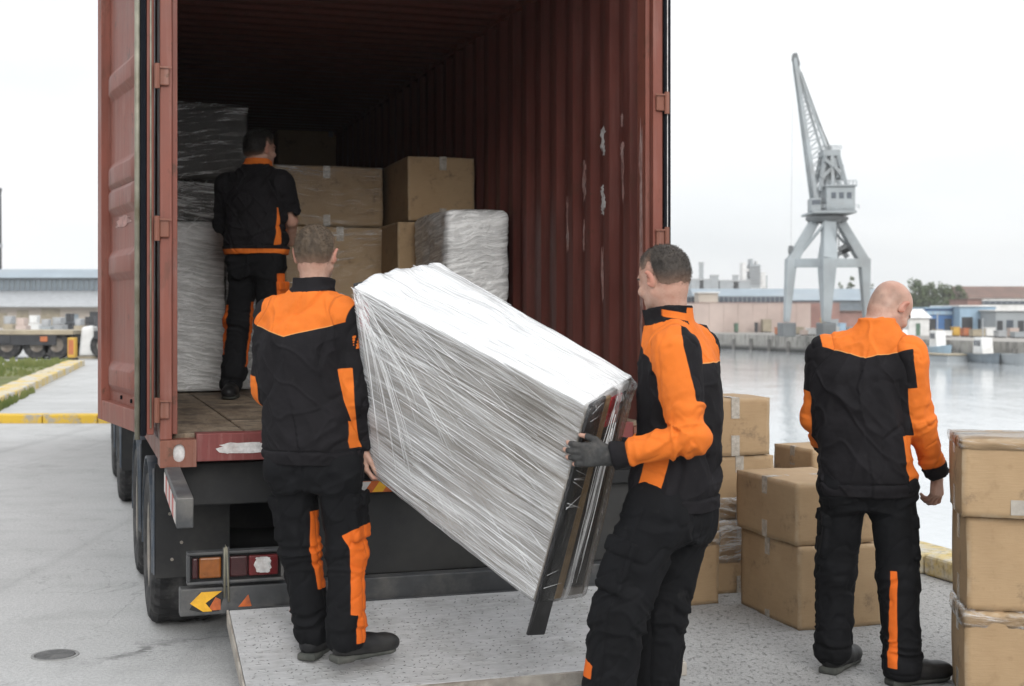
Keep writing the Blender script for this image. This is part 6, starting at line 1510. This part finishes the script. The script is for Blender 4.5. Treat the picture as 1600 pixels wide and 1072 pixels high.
p1 = dict(base=P(497, 1037, 5.55), seed=11, hem=.835, yaw_hip=-.20, yaw_chest=-.34, head_yaw=-.06, head_pitch=-.05, w=.97, legw=.87, pocket_t=.004,
    hair=HAIR_FAIR, hair_len=.008, fade=.085, jacket_mat=M_JACKET, trouser_mat=M_TROUSER, collar=(.058, 0),
    label='fair haired man on the metal ramp gripping the left end of the wrapped cabinet',
    J=px_joints(497, 1037, 378, dict(pelvis=(492,712,0), chest=(467,545,.0), neck=(489,456,.0), head=(492,399,.02),
      Lsh=(420,495,.065), Rsh=(545,498,-.065), Lel=(414,610,.10), Rel=(557,617,-.045), Lwr=(470,640,.36), Rwr=(565,698,.02),
      Lhip=(455,722,.02), Rhip=(530,722,-.03), Lkn=(465,866,.07), Rkn=(541,866,.0), Lan=(482,985,.10), Ran=(542,988,-.03))),
    hand=dict(R=dict(d=(.10,.10,-1), n=(.95,.35,.05), curl=(.55,.75,.6), thumb=(.85,.45,.3)), L=dict(d=(.8,.5,.1), n=(.2,.3,.9))),
    foot=dict(L=(.30,.95), R=(.80,.60)), floor=dict(L=.0, R=.02), zone=z1, zone_leg=zl1)
# carrier at the right end, left side towards the camera
def z2(c):
    yoke = c['z']-1.405+.05*np.clip(-c['xl'], 0, .2)
    yoke = mn(yoke, c['z']-(1.405+.9*np.clip(c['yl']-.02, 0, .2)))
    tor = mn(yoke, .008-mxm(c['aL'], c['aR']))
    l = c['off']['L']; t = c['t']['L']
    fwd = -c['yl']
    back = mn((.62-t)*.27, l[:,0]-.020-.035*(t-.2)*(t < .62))      # black patch behind the shoulder
    sl = mn(mn(c['aL'], (1.80-t)*.28), -mn(back, (t+.5)))
    sR = mn(mn(c['aR'], (1.8-c['t']['R'])*.28), (c['t']['R']-.5)*.28)
    side = mn(mn(mn(c['yl']+.035+.1*(c['z']-.98), .058-c['yl']-.15*(c['z']-.98)), -c['xl']-.08), mn(mn(1.12-c['z'], c['z']-.935), -c['aL']))
    colr = mn(c['col']-.001, .25*(c['yl']*0+.055-np.abs(c['yl']+.055)))
    colr = mn(colr, .013-np.abs(c['z']-c['zn']-.042-.2*c['yl'])+.02*(c['xl'] > -.03))
    z = mxm(mxm(tor, sl), mxm(sR, side)); z = np.where(c['col'] > 0, colr, z)
    return z, (np.abs(yoke) < .012)*(c['yl'] < -.02)*(mxm(c['aL'], c['aR']) < .0)*(c['col'] < 0)*1.0
def zl2(c):
    z = c['z']; return np.where(c['isL'], mn(mn(-c['ox']-.070, .345-z+.6*(-c['ox']-.09)), z-.285), -.02)
p2 = dict(base=Vector(((1000-CXP)/FP*4.94, 4.94, 0)), seed=23, hem=.865, yaw_hip=1.02, yaw_chest=1.08, head_yaw=.72, head_pitch=-.27, w=1.0, legw=1.08,
    hair=HAIR_DARK, hair_len=.0085, fade=.09, jacket_mat=M_JACKET, trouser_mat=M_TROUSER, gloves='LR', collar=(.068, 0), pocket_fwd=.35,
    label='gloved man with an orange sleeve holding the right end of the wrapped cabinet',
    J=px_joints(1000, 1162, 425, dict(pelvis=(1053,790,.02), chest=(1072,610,.02), neck=(1048,506,.0), head=(1036,436,.005),
      Lsh=(1048,546,-.165), Rsh=(1100,545,.16), Lel=(1065,676,-.235), Rel=(1085,690,.30), Lwr=(950,703,-.195), Rwr=(985,720,.38),
      Lhip=(1020,790,-.085), Rhip=(1072,795,.095), Lkn=(962,950,-.12), Rkn=(1038,960,.12), Lan=(938,1118,-.11), Ran=(1032,1118,.14))),
    hand=dict(L=dict(d=(-1,.12,.02), n=(.12,1,0), curl=(.18,.55,.6), thumb=(.72,.62,.15), spread=.16), R=dict(d=(-.8,.1,.2), n=(0,-.5,.8))),
    foot=dict(L=(-.9,.3), R=(-.6,.8)), zone=z2, zone_leg=zl2)
# bald man by the stack of three boxes
def z3(c):
    yoke = c['z']-(1.392+.22*np.abs(c['xl']+.0)); yoke = mn(yoke, mn(.034-c['aL'], .040-c['aR']))
    r = c['off']['R']; t = c['t']['R']
    black = mn((.44-t)*.28+.10*(r[:,0]), -.004-r[:,0]+.0*t)
    line = .0042-np.abs(r[:,0]-.052)-.02*(r[:,1] < -.02)
    sl = mn(mn(c['aR'], (1.80-t)*.28), -black); sl = mn(sl, -mn(line, .5-np.abs(t-.5)))
    sL = mn(mn(c['aL'], (c['t']['L']-.55)*.28), (1.8-c['t']['L'])*.28)
    side = mn(mn(c['xl']-.150, .22-c['xl']+.3*(c['z']-.95)), mn(mn(1.06-c['z'], c['z']-.868), -c['aR']))
    z = mxm(mxm(yoke, sl), mxm(sL, side)); z = np.where(c['col'] > 0, mxm(c['col'], .003), z)
    return z, (np.abs(yoke) < .012)*(c['yl'] < .03)*(mxm(c['aL'], c['aR']) < .0)*(c['col'] < 0)*1.0
def zl3(c):
    z = c['z']; st = mn(mn(.012+.012*(.4-z)-np.abs(c['ox']+.046+.03*(.3-z)), .485-z), z-.085)
    return np.where(c['isL'], -.02, st)
p3 = dict(base=Vector(((1355-CXP)/FP*5.85, 5.85, 0)), seed=37, hem=.80, yaw_hip=-.12, yaw_chest=-.28, head_yaw=-1.02, head_pitch=-.78, w=1.02, legw=.93, pocket_t=.007, bulk=1.05,
    bald=True, hair=None, jacket_mat=M_JACKET, trouser_mat=M_TROUSER, collar=(.040, 0), collar_r=.069,
    label='bald man with bowed head standing beside the stack of three boxes at the quay edge',
    J=px_joints(1355, 1058, 359, dict(pelvis=(1355,745,0), chest=(1341,600,.0), neck=(1372,512,.02), head=(1399,481,.075),
      Lsh=(1293,556,.06), Rsh=(1413,557,-.06), Lel=(1288,655,.10), Rel=(1432,655,-.03), Lwr=(1315,705,.34), Rwr=(1469,742,.05),
      Lhip=(1321,752,.02), Rhip=(1390,752,-.02), Lkn=(1314,895,.08), Rkn=(1400,900,-.05), Lan=(1309,1018,.09), Ran=(1396,1026,-.12))),
    hand=dict(R=dict(d=(.05,.12,-1), n=(-.55,.75,.1), curl=((.35,.7,.5),(.5,.85,.6),(.6,.9,.6),(.7,.95,.6)), thumb=(.85,.35,.35)), L=dict(d=(.6,.6,-.1), n=(.3,.3,-.9))),
    foot=dict(L=(.62,.78), R=(.93,.30)), zone=z3, zone_leg=zl3)
# loader inside the container
def z4(c):
    hemb = c['zhem']+.03-c['z']; hemb = mn(hemb, .01-mxm(c['aL'], c['aR']))
    st = mn(mn(.002+.045*(1.25-c['z'])-np.abs(c['xl']-.165-.05*(c['z']-1.0)), 1.22-c['z']), -c['aR'])
    st = mn(st, c['z']-.98)
    rim = mn(c['aR'], (c['t']['R']-.57)*.25)
    z = mxm(hemb, mxm(st, -.02)); z = np.where(c['col'] > -.002, c['col']+.002, z)
    return z, np.zeros_like(z)
def zl4(c):
    z = c['z']; a = mn(mn(-c['ox']-.055, .60-z), z-.28); b = mn(mn(c['ox']-.060, .80-z), z-.30)
    return np.where(c['isL'], mxm(a, mn(mn(c['ox']-.075, .62-z), z-.2)), b)
p4 = dict(base=P(395, 622, 8.65), seed=51, hem=.925, yaw_hip=-.10, yaw_chest=-.22, head_yaw=-.72, head_pitch=-.05, w=.98, legw=.92,
    hair=HAIR_BLACK, hair_len=.013, fade=.06, jacket_mat=M_JACKET, trouser_mat=M_TROUSER, collar=(.035, 0), sleeve=dict(L=1.75, R=.72), pockets='R',
    label='dark haired man with bare forearm loading boxes inside the dark container',
    J=px_joints(395, 622, 243, dict(pelvis=(401,398,0), chest=(398,315,.0), neck=(402,257,.02), head=(405,232,.05),
      Lsh=(352,290,.05), Rsh=(442,288,-.05), Lel=(344,348,.10), Rel=(455,345,.02), Lwr=(362,360,.36), Rwr=(450,376,.16),
      Lhip=(380,408,.02), Rhip=(421,408,-.02), Lkn=(370,500,.06), Rkn=(424,505,-.02), Lan=(363,597,.0), Ran=(424,597,.10))),
    hand=dict(R=dict(d=(-.5,.7,-.2), n=(-.5,.5,.2)), L=dict(d=(.3,.9,.1), n=(.6,.2,.1))),
    foot=dict(L=(.10,-.99), R=(.4,.9)), zone=z4, zone_leg=zl4)
for q in (p1, p2, p3, p4): build_person(q)
# ------------------------------------------------------------------ damp harbour air
hz = MB().box(-520, 1300, -40, 1250, -4.5, 46).build('haze', None); tag(hz, kind='stuff')
hm = bpy.data.materials.new('haze air'); hm.use_nodes = True; ht = hm.node_tree; ht.nodes.clear()
hv_ = ht.nodes.new('ShaderNodeVolumePrincipled'); hv_.inputs['Color'].default_value = (1, 1, 1, 1); hv_.inputs['Density'].default_value = .0006; hv_.inputs['Anisotropy'].default_value = .2
ho = ht.nodes.new('ShaderNodeOutputMaterial'); ht.links.new(hv_.outputs[0], ho.inputs['Volume']); hz.data.materials.append(hm)
